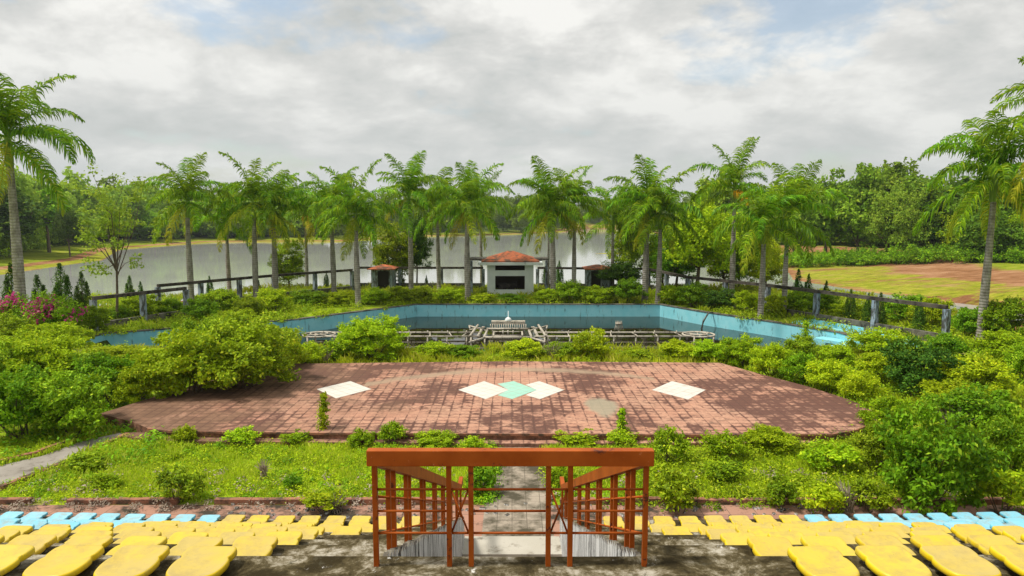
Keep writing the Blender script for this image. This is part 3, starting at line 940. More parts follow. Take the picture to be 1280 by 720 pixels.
kp = tag(empty('paddling_pool', (20, 38, 0)), 'small raised empty paddling pool with blue stepped edges right of the big pool', 'pool')
kk = [(x - 20, y - 38) for x, y in KPOOL]
ring_wall(kk, .22, -1.1, .16, 'basin_wall', M['pool_paint'], kp)
MB().prism(kk, -.72, -.66).build('basin_floor', M['pool_paint'], kp)
a1 = P(1019, 433, .0); a2 = P(1070, 424, 0.0); a3 = P(1023, 417, 0)
m_ = MB()
m_.bar((a3[0] - 20, a3[1] - 38, -.28), (a2[0] - 20, a2[1] - 38, -.28), .9, .16).bar((a1[0] - 20, a1[1] - 38, -.30), (a2[0] - 20 - .1, a2[1] - 38, -.30), .8, .15)
m_.build('basin_step', M['pool_paint'], kp)
m_ = MB().bar((a1[0] - 20, a1[1] - 38 + .1, -.45), (a2[0] - 20, a2[1] - 38 + .1, -.45), 1.3, .14)
m_.build('basin_step', M['pool_paint'], kp)

# ------------------------------------------------------------------ fountain frame in the pool
fo = tag(empty('fountain_frame', (0, 40.6, WZ)), 'long rusted white pipe frame of a fountain standing in the pool', 'fountain')
def fp(px, py, z): 
    x, y = P(px, py, z + WZ); return (x, y - 40.6, z)
m_ = MB(); zf = .28
ya, yb = P(640, 415.6, zf + WZ)[1] - 40.6, P(640, 420.6, zf + WZ)[1] - 40.6
xl, xr = XY(412, 40.6, WZ + zf), XY(866, 40.6, WZ + zf)
xcL, xcR = XY(600, 40.6, WZ + zf), XY(668, 40.6, WZ + zf)
for s, (xa, xb) in ((0, (xl, xcL)), (1, (xcR, xr))):
    m_.tube([(xa, ya, zf), (xb, ya, zf)], .055, 8); m_.tube([(xa, yb, zf), (xb, yb, zf)], .055, 8)
m_.build('long_pipe', M['steel_white'], fo, smooth=True)
for cxp in (399, 873):
    cxx = XY(cxp, 40.6, WZ + zf)
    m_ = MB(); rr = 19 * 42 / F
    m_.tube([(cxx + rr * math.cos(a), (ya + yb) / 2 + rr * math.sin(a), zf) for a in np.linspace(0, 2 * math.pi, 29)[:-1]], .06, 6, True)
    m_.tube([(cxx + rr * .55 * math.cos(a), (ya + yb) / 2 + rr * .55 * math.sin(a), zf + .05) for a in np.linspace(0, 2 * math.pi, 21)[:-1]], .04, 6, True)
    for a in (0.4, 1.45, 2.5):
        m_.tube([(cxx + rr * math.cos(a), (ya + yb) / 2 + rr * math.sin(a), zf), (cxx - rr * math.cos(a), (ya + yb) / 2 - rr * math.sin(a), zf)], .035, 6)
    for a in (0, 2.1, 4.2): m_.tube([(cxx + rr * math.cos(a), (ya + yb) / 2 + rr * math.sin(a), zf), (cxx + rr * math.cos(a), (ya + yb) / 2 + rr * math.sin(a), -.9)], .06, 6)
    m_.build('spray_ring', M['steel_white'], fo, smooth=True)
for px_ in list(range(440, 600, 24)) + list(range(684, 860, 27)):
    x = XY(px_, 40.6, WZ + zf); m_ = MB()
    m_.tube([(x, ya, zf + .01), (x + rnd.uniform(-.3, .3), yb, zf + .01)], .035, 6)
    m_.tube([(x, (ya + yb) / 2, zf), (x + rnd.uniform(-.1, .1), (ya + yb) / 2, zf + .24)], [.05, .035], 6)
    m_.tube([(x, yb, zf), (x, yb, -.9)], .05, 6)
    m_.build('nozzle', M['steel_white'], fo, smooth=True)
# centre: tilted struts, inner frame
m_ = MB()
def T(a, b_, r=.06): m_.tube([a, b_], r, 6)
cy = (ya + yb) / 2
cc = XY(635, 40.6, WZ)
for sx in (-1, 1):
    q = lambda px_: cc + sx * (px_) / F * 41
    T((q(53), ya + 2.6, zf), (q(28), ya + .6, zf)); T((q(45), yb - 1.9, zf), (q(28), yb - .4, zf))
    T((q(40), ya + 1.6, zf + .2), (q(46), yb - .3, zf + .1), .08); T((q(33), ya + 1.0, zf + .15), (q(37), yb, zf), .09); T((q(27), ya + .8, zf), (q(29), yb - .2, zf), .08)
    T((q(18), ya + .3, zf), (q(18), yb + .3, zf)); T((q(53), ya + 2.6, zf), (q(50), ya + 1.0, zf + .1), .05)
    T((q(50), ya + 1.0, zf), (q(30), ya + .2, zf + .3), .05)
T((cc - 28 / F * 41, ya + .9, zf + .08), (cc + 28 / F * 41, ya + .9, zf + .08), .07); T((cc - 28 / F * 41, yb - .3, zf), (cc + 28 / F * 41, yb - .3, zf), .07)
T((cc - 18 / F * 41, ya + .3, zf), (cc + 18 / F * 41, ya + .3, zf), .04); T((cc - 18 / F * 41, yb + .3, zf), (cc + 18 / F * 41, yb + .3, zf), .04)
for xx in (-.3, .0, .3): T((cc + xx, cy, zf), (cc + xx, cy, zf + .25), .05)
for sx in (-1, 1):
    for xx in (28, 45): T((cc + sx * xx / F * 41, yb - .3, zf), (cc + sx * xx / F * 41, yb - .3, -.9), .06)
m_.build('centre_frame', M['steel_white'], fo, smooth=True)
# comb of nozzles with dome behind
yc = P(635, 409, WZ + .25)[1] - 40.6
z1 = ZY(403, yc + 40.6) - WZ
m_ = MB(); m_.box((cc, yc, z1), (42 * 44 / F, .5, .20)); m_.build('comb_beam', M['steel_white'], fo)
m_ = MB()
for i in range(17): m_.tube([(cc + (i - 8) * .135 * 1.05, yc - .28, z1 - .06), (cc + (i - 8) * .14, yc - .45, z1 - .42)], .03, 6)
for xx in (-1.0, 0, 1.0): m_.tube([(cc + xx, yc, z1), (cc + xx, yc, -.9)], .06, 6)
m_.build('comb_nozzles', M['steel_white'], fo, smooth=True)
m_ = MB(); rs = [(.20, .08), (.22, .16), (.17, .27), (.08, .33), (.025, .36), (.02, .75)]
m_.tube([(cc, yc, z1 + h) for r, h in rs], [r for r, h in rs], 12); m_.build('dome', M['white_wall'], fo, smooth=True)
x2 = XY(771, 44, WZ + .6)
m_ = MB(); yq = P(771, 413, WZ + .1)[1] - 40.6
m_.box((x2, yq, .55), (.42, .25, .10))
for i in range(7): m_.tube([(x2 + (i - 3) * .055, yq, .55), (x2 + (i - 3) * .10, yq - .1, .12)], .022, 6)
for i in range(5): m_.tube([(x2 + (i - 2) * .07, yq, .58), (x2 + (i - 2) * .10, yq, .72)], .02, 6)
m_.tube([(x2, yq, .5), (x2, yq, -.9)], .05, 6)
m_.build('side_comb', M['steel_white'], fo, smooth=True)

# ------------------------------------------------------------------ fence with single top beam
def fence(pts, posts, label, top=2.0):
    """pts: plan polyline; posts: spacing along"""
    x0, y0 = pts[0]
    r = tag(empty('concrete_fence', (x0, y0, 0)), label, 'fence')
    for a, b_ in zip(pts, pts[1:]):
        L = math.hypot(b_[0] - a[0], b_[1] - a[1])
        MB().bar((a[0] - x0, a[1] - y0, top - .09), (b_[0] - x0, b_[1] - y0, top - .09), .22, .20).build('top_beam', M['beam'], r)
        MB().bar((a[0] - x0, a[1] - y0, .24), (b_[0] - x0, b_[1] - y0, .24), .24, .52).build('low_wall', M['low_wall'], r)
        n = max(1, round(L / posts))
        for i in range(n + (1 if (a, b_) == (pts[-2], pts[-1]) else 0)):
            u = i / n
            MB().box((a[0] + (b_[0] - a[0]) * u - x0, a[1] + (b_[1] - a[1]) * u - y0, (top - .19) / 2), (.28, .28, top - .192), math.atan2(b_[1] - a[1], b_[0] - a[0])).build('post', M['post_paint'], r)
    return r
def PF(px, py):   # plan point of a beam-top picture point at z=2
    return P(px, py, 2.0)
fL = [PF(116, 371), PF(232, 358.6)]
fence(fL, 3.1, 'concrete post fence with a dark top beam on the far left near the bougainvillea')
fL2 = [(PF(190, 358.6)[0] - .5, 46.0), PF(342, 343), PF(440, 336.2)]
fence(fL2, 3.3, 'concrete post fence with a dark top beam behind the palms left of the small booth')
yk = 62.5
fence([(XY(447, yk, 2), yk + .2), (XY(604, yk, 2), yk)], 3.4, 'concrete post fence between the small left booth and the white kiosk')
fence([(XY(672, yk, 2), yk), (XY(806, yk, 2), yk - 1.4)], 3.4, 'concrete post fence between the white kiosk and the leaning palm pair on the right')
fR = [(XY(806, yk, 2) + .05, yk - 1.5), PF(860, 345), PF(960, 355), PF(1184, 382)]
fence(fR, 3.6, 'stained concrete post fence slanting along the right side of the pools')

# ------------------------------------------------------------------ kiosks
def hip_roof(m_, cx, cy, w, d, z0, h, ridge=.15, th=.10):
    n = len(m_.v)
    m_.v += [(cx - w / 2, cy - d / 2, z0), (cx + w / 2, cy - d / 2, z0), (cx + w / 2, cy + d / 2, z0), (cx - w / 2, cy + d / 2, z0),
             (cx - w / 2, cy - d / 2, z0 + th), (cx + w / 2, cy - d / 2, z0 + th), (cx + w / 2, cy + d / 2, z0 + th), (cx - w / 2, cy + d / 2, z0 + th),
             (cx - w * ridge / 2, cy, z0 + h), (cx + w * ridge / 2, cy, z0 + h)]
    for q in ((0, 3, 2, 1), (0, 1, 5, 4), (1, 2, 6, 5), (2, 3, 7, 6), (3, 0, 4, 7), (4, 5, 9, 8), (6, 7, 8, 9), (5, 6, 9), (7, 4, 8)):
        m_.f.append(tuple(n + i for i in q))
    return m_
ky = 56.0
kz0 = 0
xa, xb = XY(609, ky, 2), XY(667, ky, 2)
w_ = xb - xa
ki = tag(empty('kiosk', ((xa + xb) / 2, ky, 0)), 'small white ticket kiosk with two dark openings and an orange tiled roof', 'kiosk')
zt = ZY(331, ky); dd_ = 3.2
wu0, wu1 = XY(619, ky, 2) - (xa + xb) / 2, XY(656, ky, 2) - (xa + xb) / 2
zw = [ZY(362, ky), ZY(345, ky), ZY(338, ky), ZY(331.8, ky)]
m_ = MB()
hw = w_ / 2
def wallbox(x0, x1, z0, z1): m_.box(((x0 + x1) / 2, .1, (z0 + z1) / 2), (x1 - x0, .2, z1 - z0))
wallbox(-hw, wu0, 0, zt); wallbox(wu1, hw, 0, zt)
wallbox(wu0 + .001, wu1 - .001, 0, zw[0]); wallbox(wu0 + .001, wu1 - .001, zw[1], zw[2]); wallbox(wu0 + .001, wu1 - .001, zw[3], zt)
m_.build('front_wall', M['white_wall'], ki)
m_ = MB(); m_.box((-hw + .1, .2 + dd_ / 2, zt / 2), (.2, dd_, zt)).box((hw - .1, .2 + dd_ / 2, zt / 2), (.2, dd_, zt)); m_.build('side_wall', M['white_wall'], ki)
m_ = MB()
m_.box((0, .2 + dd_ - .1, zt / 2), (w_ - .41, .2, zt)); m_.build('back_wall', mat('shade-brown inner wall', (.10, .075, .05), .9)[0], ki)  # interior shade put into the wall colour, so the openings look dark
MB().box((-.2, 1.6, .5), (1.5, .5, 1.0)).build('counter', M['beam'], ki)
m_ = MB(); m_.box((0, dd_ / 2, zt + .12), (XY(680, ky, 3) - XY(600, ky, 3), dd_ + 1.2, .24)); m_.build('eaves_slab', M['white_wall'], ki)
m_ = MB(); hip_roof(m_, .0, dd_ / 2, XY(676, ky, 3) - XY(604, ky, 3), dd_ + 1.0, zt + .243, (ZY(312.5, ky + 1.6) - zt) * .9 - .2, .10); m_.build('tiled_roof', M['roof_tile'], ki)
for xq, wq in ((-hw - .75, 1.6), (hw + .6, 1.4)): MB().box((xq, dd_ / 2 + .6, zt + .38), (wq, 2.4, .16)).build('side_canopy', M['low_wall'], ki)
for xq in (-hw - 1.35, hw + 1.1): MB().box((xq, .9, zt / 2 + .14), (.2, .2, zt + .28)).build('canopy_post', M['post_paint'], ki)

def booth(px0, px1, y, ptop, proof, d0, d1, label):
    xa, xb = XY(px0, y, 1), XY(px1, y, 1); w_ = xb - xa; cx_ = (xa + xb) / 2
    r = tag(empty('booth', (cx_, y, 0)), label, 'booth')
    zt = ZY(ptop, y); u0, u1 = XY(d0, y, 1) - cx_, XY(d1, y, 1) - cx_
    m_ = MB(); dp = 2.0
    m_.box(((-w_ / 2 + u0) / 2, .07, zt / 2), (u0 + w_ / 2, .14, zt)).box(((w_ / 2 + u1) / 2, .07, zt / 2), (w_ / 2 - u1, .14, zt)).box(((u0 + u1) / 2, .07, zt - .06), (u1 - u0 - .002, .14, .12))
    m_.build('front_wall', M['post_paint'], r)
    m_ = MB(); m_.box((-w_ / 2 + .07, .14 + dp / 2, zt / 2), (.14, dp, zt)).box((w_ / 2 - .07, .14 + dp / 2, zt / 2), (.14, dp, zt)).box((0, dp + .07, zt / 2), (w_ - .282, .14, zt)); m_.build('side_wall', M['post_paint'], r)
    m_ = MB(); m_.box(((u0 + u1) / 2, .35, zt / 2 - .06), (u1 - u0 + .1, .05, zt - .14)); m_.build('doorway_shade', M['dark_inside'], r)  # near-black panel standing in for the shade inside the doorway
    m_ = MB(); hip_roof(m_, 0, dp / 2, w_ + .55, dp + .7, zt + .002, ZY(proof, y + 1) - zt, .12, .08); m_.build('tiled_roof', M['roof_tile'], r)
booth(464, 490, 60.5, 337, 330.5, 472, 486, 'small grey booth with a dark doorway and red tiled roof left of the white kiosk')
booth(734, 763, 60.5, 337, 330.5, 739, 751, 'small booth with a red tiled roof right of the white kiosk behind thin palms')

# ------------------------------------------------------------------ palms
def frond_mesh(seed, L, e0, bend, leaf_l, droop, material, n=62, twist=0.0):
    L *= 1.14; leaf_l *= 1.18; droop *= 1.5
    rng = np.random.default_rng(seed)
    K = 22
    s = np.linspace(0, 1, K)
    ang = R(e0) - R(bend) * (s ** 1.35)
    dx = np.cos(ang); dz = np.sin(ang)
    px_ = np.concatenate([[0], np.cumsum((dx[:-1] + dx[1:]) / 2)]) * L / (K - 1)
    pz_ = np.concatenate([[0], np.cumsum((dz[:-1] + dz[1:]) / 2)]) * L / (K - 1)
    py_ = twist * s ** 2 * L
    V = []; Fc = []; var = []
    # rachis: three-sided tapering rod
    for i in range(K):
        r = .045 * (1 - s[i]) + .008
        for a in (0, 2.09, 4.19):
            V.append((px_[i] - dz[i] * r * math.cos(a), py_[i] + r * math.sin(a), pz_[i] + dx[i] * r * math.cos(a)))
    for i in range(K - 1):
        for k in range(3):
            k2 = (k + 1) % 3
            Fc.append((i * 3 + k, i * 3 + k2, (i + 1) * 3 + k2, (i + 1) * 3 + k)); var.append((.9, .5, 0))
    u = np.linspace(.10, .995, n)
    for side in (-1, 1):
        for q in range(n):
            uu = min(.999, max(.08, u[q] + rng.normal(0, .006)))
            fi = uu * (K - 1); i = int(fi); w = fi - i
            x = px_[i] * (1 - w) + px_[i + 1] * w; z = pz_[i] * (1 - w) + pz_[i + 1] * w; y = py_[i] * (1 - w) + py_[i + 1] * w
            a = ang[i]
            T_ = np.array([math.cos(a), 0, math.sin(a)]); N_ = np.array([-math.sin(a), 0, math.cos(a)]); B_ = np.array([0, side, 0])
            ll = leaf_l * (math.sin(math.pi * min(1, uu * .9 + .12)) ** .55) * rng.uniform(.8, 1.1)
            lift = rng.normal(.25, .38)      # plumose: leaflets leave in several planes
            d0 = T_ * (.45 + .5 * uu) + B_ * 1.0 + N_ * lift
            d0 /= np.linalg.norm(d0)
            d1 = d0 + np.array([0, 0, -1.0]) * droop * rng.uniform(.6, 1.2); d1 /= np.linalg.norm(d1)
            d2 = d1 + np.array([0, 0, -1.0]) * droop * rng.uniform(1.0, 1.9); d2 /= np.linalg.norm(d2)
            p0 = np.array([x, y, z]); p1 = p0 + d0 * ll * .35; p2 = p1 + d1 * ll * .35; p3 = p2 + d2 * ll * .3
            wv = T_ * .5 + N_ * rng.normal(0, .3); wv = wv / np.linalg.norm(wv)
            wd = .040 * rng.uniform(.8, 1.2)
            b0 = len(V)
            for p, ww in ((p0, .5), (p1, 1.0), (p2, .8), (p3, .12)):
                V.append(tuple(p + wv * wd * ww)); V.append(tuple(p - wv * wd * ww))
            vv = rng.uniform(0, 1); v2 = rng.uniform(0, 1)
            for k in range(3):
                Fc.append((b0 + 2 * k, b0 + 2 * k + 1, b0 + 2 * k + 3, b0 + 2 * k + 2)); var.append((vv, v2 if k < 2 else v2, 0))
    return raw_mesh('frond', V, Fc, material, False, var)
FR = {}
FR['up'] = [frond_mesh(s, 3.9, 82 - 4 * s, 58 + 8 * s, .80, .40, M['leaf_palm'], twist=.05 * (s - 1)) for s in range(2)]
FR['mid'] = [frond_mesh(10 + s, 3.9, 68 - 7 * s, 96 + 8 * s, .82, .55, M['leaf_palm'], twist=.06 * (s - 1)) for s in range(3)]
FR['out'] = [frond_mesh(20 + s, 3.8, 34 - 6 * s, 100 + 6 * s, .86, .75, M['leaf_palm'], twist=.06 * (s - 1)) for s in range(3)]
FR['low'] = [frond_mesh(30 + s, 3.8, -8 - 18 * s, 64 - 6 * s, .80, 1.0, M['leaf_palm'], twist=.05 * (s - .5)) for s in range(2)]
FR['old'] = [frond_mesh(40 + s, 3.5, -28 - 14 * s, 46, .78, 1.0, M['leaf_palm_old'], 46) for s in range(2)]
FR['dead'] = [frond_mesh(50, 2.3, -12, 55, .75, 1.2, M['leaf_palm_dead'], 30)]
def trunk_mesh():
    V = []; K = 26; S = 14
    for i in range(K):
        u = i / (K - 1)
        r = .20 + .09 * math.exp(-(u / .06)) + .045 * math.sin(math.pi * min(1, u * 1.15)) ** 2 - .05 * u
        cxw = .06 * math.sin(u * 2.2)
        for k in range(S):
            a = 2 * math.pi * k / S
            V.append((cxw + r * math.cos(a), r * math.sin(a), u))
    Fc = [(i * S + k, i * S + (k + 1) % S, (i + 1) * S + (k + 1) % S, (i + 1) * S + k) for i in range(K - 1) for k in range(S)]
    return raw_mesh('trunk', V, Fc, M['palm_trunk'], True)
def shaft_mesh():
    V = []; K = 10; S = 12
    for i in range(K):
        u = i / (K - 1); r = .165 * (1 + .22 * math.sin(u * 2.6)) * (1 - .55 * u ** 2)
        for k in range(S):
            a = 2 * math.pi * k / S; V.append((r * math.cos(a), r * math.sin(a), u * 1.45))
    Fc = [(i * S + k, i * S + (k + 1) % S, (i + 1) * S + (k + 1) % S, (i + 1) * S + k) for i in range(K - 1) for k in range(S)]
    return raw_mesh('crownshaft', V, Fc, M['crownshaft'], True)
TRK, SHF = trunk_mesh(), shaft_mesh()
def palm(px, y, pcrown, label, scale=1.0, lean=(0, 0), nf=17, dead=0, old=2, seed=0, width=1.0, at=None, skew=0.0):
    """px: picture x of the trunk base; y: distance; pcrown: picture y of the heart of the crown"""
    rr = random.Random(seed * 31 + int(px))
    x = XY(px, y, 0)
    H = ZY(pcrown - (7 if y > 40 else 0), y)           # height of the crown heart
    r = tag(empty('royal_palm', (x, y, 0), rr.uniform(0, 6.28)), label, 'palm tree', 'royal palms around the pool')
    r.rotation_euler = (lean[1] + rr.uniform(-.012, .012), lean[0] + rr.uniform(-.008, .008), 0)
    zs = H - 1.45 * scale
    t_ = link('trunk', TRK, r, scale=(width * scale, width * scale, zs + .1), loc=(0, 0, -.1), rot=(0, 0, rr.uniform(0, 6.28)))
    link('crownshaft', SHF, r, loc=(.06 * math.sin(2.2) * 0, 0, zs), scale=(scale * width, scale * width, scale))
    az = rr.uniform(0, 6.28)
    kinds = ['up'] * 3 + ['mid'] * 6 + ['out'] * 6 + ['low'] * 5
    kinds = kinds[:nf + 4] + ['old'] * old + ['dead'] * dead
    for i, k in enumerate(kinds):
        az += 2.39996 + rr.uniform(-.25, .25)
        fm = rr.choice(FR[k]); sc = scale * rr.uniform(.78, 1.02)
        zz = zs + scale * (1.36 if k in ('up', 'mid') else 1.25 if k == 'out' else 1.12)
        link('frond', fm, r, loc=(.05 * math.cos(az), .05 * math.sin(az), zz), rot=(rr.uniform(-.25, .25), rr.uniform(-.12, .12), az), scale=(sc, sc, sc))
    return r
PALMS = [
    (30, 36, 166, 'tall royal palm at the far left edge with long drooping fronds', 1.20, (-.012, 0), 15, 0, 3, .95),
    (240, 50, 254, 'royal palm with a thick grey trunk, leftmost of the row along the pool', 1.0, (.004, 0), 17, 0, 2, 1.0),
    (287, 60, 280, 'short royal palm with low hanging fronds just right of the leftmost of the pool row', 1.0, (0, 0), 13, 0, 1, .85),
    (320, 51.5, 255, 'tall royal palm with a pale trunk, third trunk of the pool row from the left', 1.0, (.006, 0), 16, 0, 2, .95),
    (345, 53, 268, 'short royal palm with yellow drooping fronds beside a taller pale trunk on the left', 1.0, (0, 0), 14, 0, 4, 1.05),
    (384, 62, 272, 'thin-trunked small royal palm with an orange dead frond left of the pool', .95, (0, 0), 12, 1, 1, .7),
    (418, 54, 262, 'royal palm just left of the pale trunk at the pool corner', 1.0, (-.01, 0), 15, 0, 1, .95),
    (448, 49.5, 270, 'royal palm whose pale trunk stands at the left far corner of the pool', 1.0, (0, 0), 16, 0, 3, .95),
    (514, 55, 250, 'royal palm with an open dark crown right of the small left booth', 1.0, (-.003, 0), 16, 0, 1, .95),
    (549, 60, 262, 'royal palm between the small left booth and the white kiosk, slimmer and farther back', 1.0, (0, 0), 15, 0, 1, .85),
    (602, 66, 256, 'thin royal palm rising behind the left end of the kiosk roof', .95, (-.01, 0), 13, 0, 1, .7),
    (585, 53, 262, 'bushy royal palm standing against the left side of the white kiosk', 1.05, (.004, 0), 16, 0, 3, 1.0),
    (692, 53, 262, 'royal palm with a thick trunk against the right side of the white kiosk', 1.05, (-.004, 0), 17, 0, 3, 1.0),
    (685, 60, 275, 'thin royal palm half hidden behind the thick trunk right of the kiosk', .8, (0, 0), 11, 0, 1, .6),
    (717, 55, 258, 'slim royal palm second to the right of the white kiosk', .98, (.002, 0), 15, 0, 2, .85),
    (766, 61, 278, 'short royal palm standing beside the small right booth', .95, (-.004, 0), 13, 0, 0, .8),
    (806, 52, 262, 'leaning royal palm at the far right corner of the pool, left one of the pair', 1.05, (.010, 0), 16, 0, 3, 1.05),
    (822, 51, 268, 'pale trunked royal palm at the far right pool corner, right one of the pair', 1.05, (.003, 0), 17, 0, 2, .9),
    (914, 50, 240, 'tallest royal palm right of the pool with one orange dead frond below', 1.0, (.002, 0), 13, 1, 0, .9),
    (950, 43, 285, 'royal palm with a stout white trunk just behind the right pool wall', .93, (.004, 0), 17, 0, 3, .95),
    (980, 45.5, 272, 'royal palm just left of the paddling pool corner', 1.0, (.006, 0), 16, 0, 1, .8),
    (1224, 35, 212, 'big royal palm on the right side with a grey trunk and yellowing lower fronds', 1.12, (.018, 0), 17, 0, 4, .80),
    (1316, 32, 150, 'royal palm outside the right edge whose fronds reach into view', 1.15, (0, 0), 16, 0, 2, .9),
]
for i, (px_, y, pc, lb, sc, ln, nf, dd, old, wd) in enumerate(PALMS):
    palm(px_, y, pc, lb, sc, ln, nf, dd, old, i + 1, wd)

# ------------------------------------------------------------------ other trees
def tree_lib(name, rx, rz, H, nclump, nleaf, size, trunk, r0, seed, clump_r=.3, fill=.3, low=-.7, irr=.3):
    rng = np.random.default_rng(seed)
    v, f, var, cen = crown(rng, rx, rx, rz, H - rz, nclump, nleaf, size, clump_r, .6, low, fill, irr)
    sm = stems_mb(rng, cen, r0, 0, 16, trunk)
    return dict(v=v, f=f, var=var, sm=sm, cache={}, stem=None)
TL = {
    'dense0': tree_lib('d', 3.4, 4.6, 12.0, 60, 9000, .42, 5.0, .20, 1),
    'dense1': tree_lib('d', 3.0, 5.2, 12.5, 60, 9000, .42, 4.5, .20, 2),
    'dense2': tree_lib('d', 3.9, 4.2, 11.0, 70, 9000, .42, 4.5, .22, 3, .28),
    'dense3': tree_lib('d', 2.5, 4.8, 12.0, 44, 7000, .40, 5.0, .16, 4, .34),
    'near0': tree_lib('n', 2.4, 3.0, 6.5, 60, 16000, .17, 2.2, .12, 5, .27),
    'near1': tree_lib('n', 2.0, 3.2, 6.5, 48, 12000, .17, 1.6, .10, 6, .27),
    'sparse': tree_lib('s', 2.4, 3.3, 9.0, 44, 2600, .17, 3.6, .07, 7, .20, .2, -.8, .5),
    'slim': tree_lib('s', 1.5, 3.6, 10, 26, 3200, .36, 5.6, .13, 8, .34, .1, -.8, .35),
}
def tree(kind, x, y, z, sx, sz, material, label, group=None, name='tree'):
    L = TL[kind]
    if material not in L['cache']:
        L['cache'][material] = raw_mesh('crown', L['v'], L['f'], M[material], False, L['var'])
    if L['stem'] is None:
        o = L['sm'].build('trunk', M['bark']); L['stem'] = o.data; bpy.data.objects.remove(o)
    r = tag(empty(name, (x, y, z), rnd.uniform(0, 6.28)), label, 'tree', group)
    r.scale = (sx, sx, sz)
    link('crown', L['cache'][material], r); link('trunk', L['stem'], r)
    return r
def tz_at(x, y):
    return float(terrain_z(np.array([x]), np.array([y]))[0])
def tree_px(kind, px, y, ptop, wpx, material, label, group=None, z=None, H=12.0, W=7.0):
    z0 = tz_at(XY(px, y, 0), y) - .1 if z is None else z
    x = XY(px, y, z0 + 5)
    h = ZY(ptop, y) - z0
    f = y * _c + 5 * _s
    return tree(kind, x, y, z0, wpx * f / F / W, h / H, material, label, group)
tree_px('sparse', 140, 42, 213, 105, 'leaf_wood_light', 'sparse airy tree with a thin bent trunk in front of the lake on the left', None, 0, 9.0, 5.2)
tree_px('near1', 490, 64.5, 278, 56, 'leaf_mid', 'light green young tree behind the small left booth', None, -.3, 6.5, 4.2)
tree_px('near0', 520, 66, 268, 36, 'leaf_dark', 'dark green small tree behind the palm right of the left booth', None, -.3, 6.5, 4.6)
tree_px('near1', 360, 63, 300, 46, 'leaf_mid', 'small rounded tree behind the fence between two palms on the left', None, -.3, 6.5, 4.2)
tree_px('near0', 872, 58, 250, 96, 'leaf_bright', 'bright yellow-green round tree right of the leaning palm pair', None, 0, 6.5, 4.9)
tree_px('near1', 790, 64.5, 236, 60, 'leaf_mid', 'mid green tree filling the gap behind the short palm by the right booth', None, -.2, 6.5, 4.4)
tree_px('near0', 846, 62, 300, 70, 'leaf_mid', 'low spreading tree below the bright yellow-green round tree', None, -.2, 6.5, 4.9)
tree_px('near1', 925, 60, 262, 60, 'leaf_mid', 'mid green tree behind the tallest palm on the right', None, -.2, 6.5, 4.4)
tree_px('near0', 778, 60, 325, 50, 'leaf_dark', 'dark leafy small tree by the fence right of the small right booth', None, 0, 6.5, 4.6)
tree_px('near1', 906, 62, 286, 50, 'leaf_mid', 'small mid green tree behind the right fence under the tallest palm', None, -.3, 6.5, 4.4)
tree_px('near0', 958, 58, 298, 52, 'leaf_bright', 'low bright tree behind the right fence between the two right palms', None, -.4, 6.5, 4.9)
tree_px('near1', 830, 66, 288, 56, 'leaf_mid', 'loose green tree behind the leaning palm pair', None, -.5, 6.5, 4.4)
# right bank, front line that one can tell apart
RB = [('near0', 1118, 118, 230, 60, 'leaf_wood_light', 'round bright green tree at the front of the wood on the right bank', 6.5, 4.9),
      ('slim', 1165, 120, 272, 26, 'leaf_mid', 'slim pale-trunked tree in front of the wood on the right bank', 10, 3.2),
      ('near0', 1205, 116, 262, 56, 'leaf_bright', 'bright green bushy tree left of the big right palm on the far bank', 6.5, 4.9),
      ('near0', 1258, 110, 262, 62, 'leaf_bright', 'bright green bushy tree right of the big right palm on the far bank', 6.5, 4.9),
      ('dense1', 1075, 125, 210, 62, 'leaf_wood', 'tall dark tree in the right wood left of the round bright one', 12.5, 6.4),
      ('dense2', 1035, 130, 222, 70, 'leaf_wood', 'broad dark green tree behind the palm crown on the right bank', 11.0, 8.0),
      ('dense0', 1110, 135, 205, 70, 'leaf_wood', 'tallest rounded tree of the right wood, above the round bright one', 12.0, 7.0),
      ('dense3', 1150, 122, 214, 56, 'leaf_wood', 'narrow dark green tree right of the tallest rounded one in the right wood', 12.0, 5.3),
      ('dense2', 1262, 118, 228, 80, 'leaf_wood', 'broad green tree at the far right edge of the wood', 11.0, 8.0),
      ('dense0', 1195, 125, 222, 66, 'leaf_wood', 'green tree of the right wood just left of the big palm crown', 12.0, 7.0),
      ('dense1', 995, 140, 228, 60, 'leaf_wood', 'dark tree of the right wood behind the palm near the paddling pool', 12.5, 6.4),
      ('dense3', 888, 150, 214, 46, 'leaf_wood', 'dark treetop showing between the palm pair and the tallest palm', 12.0, 5.3)]
for kd_, px_, y, pt, wp, mt, lb, H_, W_ in RB:
    tree_px(kd_, px_, y, pt, wp * 1.1, mt, lb, None, tz_at(XY(px_, y, 0), y) - (2.6 if kd_ != 'slim' else .2), H_, W_)
# left bank trees one can tell apart
for kd_, px_, y, pt, wp, mt, lb, H_, W_ in [
    ('near0', 86, 150, 258, 34, 'leaf_dark', 'small round dark tree at the water meadow on the left bank', 6.5, 4.9),
    ('dense1', 12, 140, 236, 70, 'leaf_dark', 'dark green tree at the far left behind the tall palm trunk', 12.5, 6.4),
    ('slim', 60, 160, 236, 40, 'leaf_mid', 'light spindly tree just right of the far left palm trunk on the far bank', 10, 3.2),
    ('near0', 193, 235, 264, 40, 'leaf_mid', 'rounded mid green tree at the lake edge left of the pool row palms', 6.5, 4.9),
    ('dense2', 45, 175, 226, 60, 'leaf_wood', 'tall pale green tree between the far left palm and the sparse tree', 11.0, 8.0)]:
    tree_px(kd_, px_, y, pt, wp, mt, lb, None, None, H_, W_)

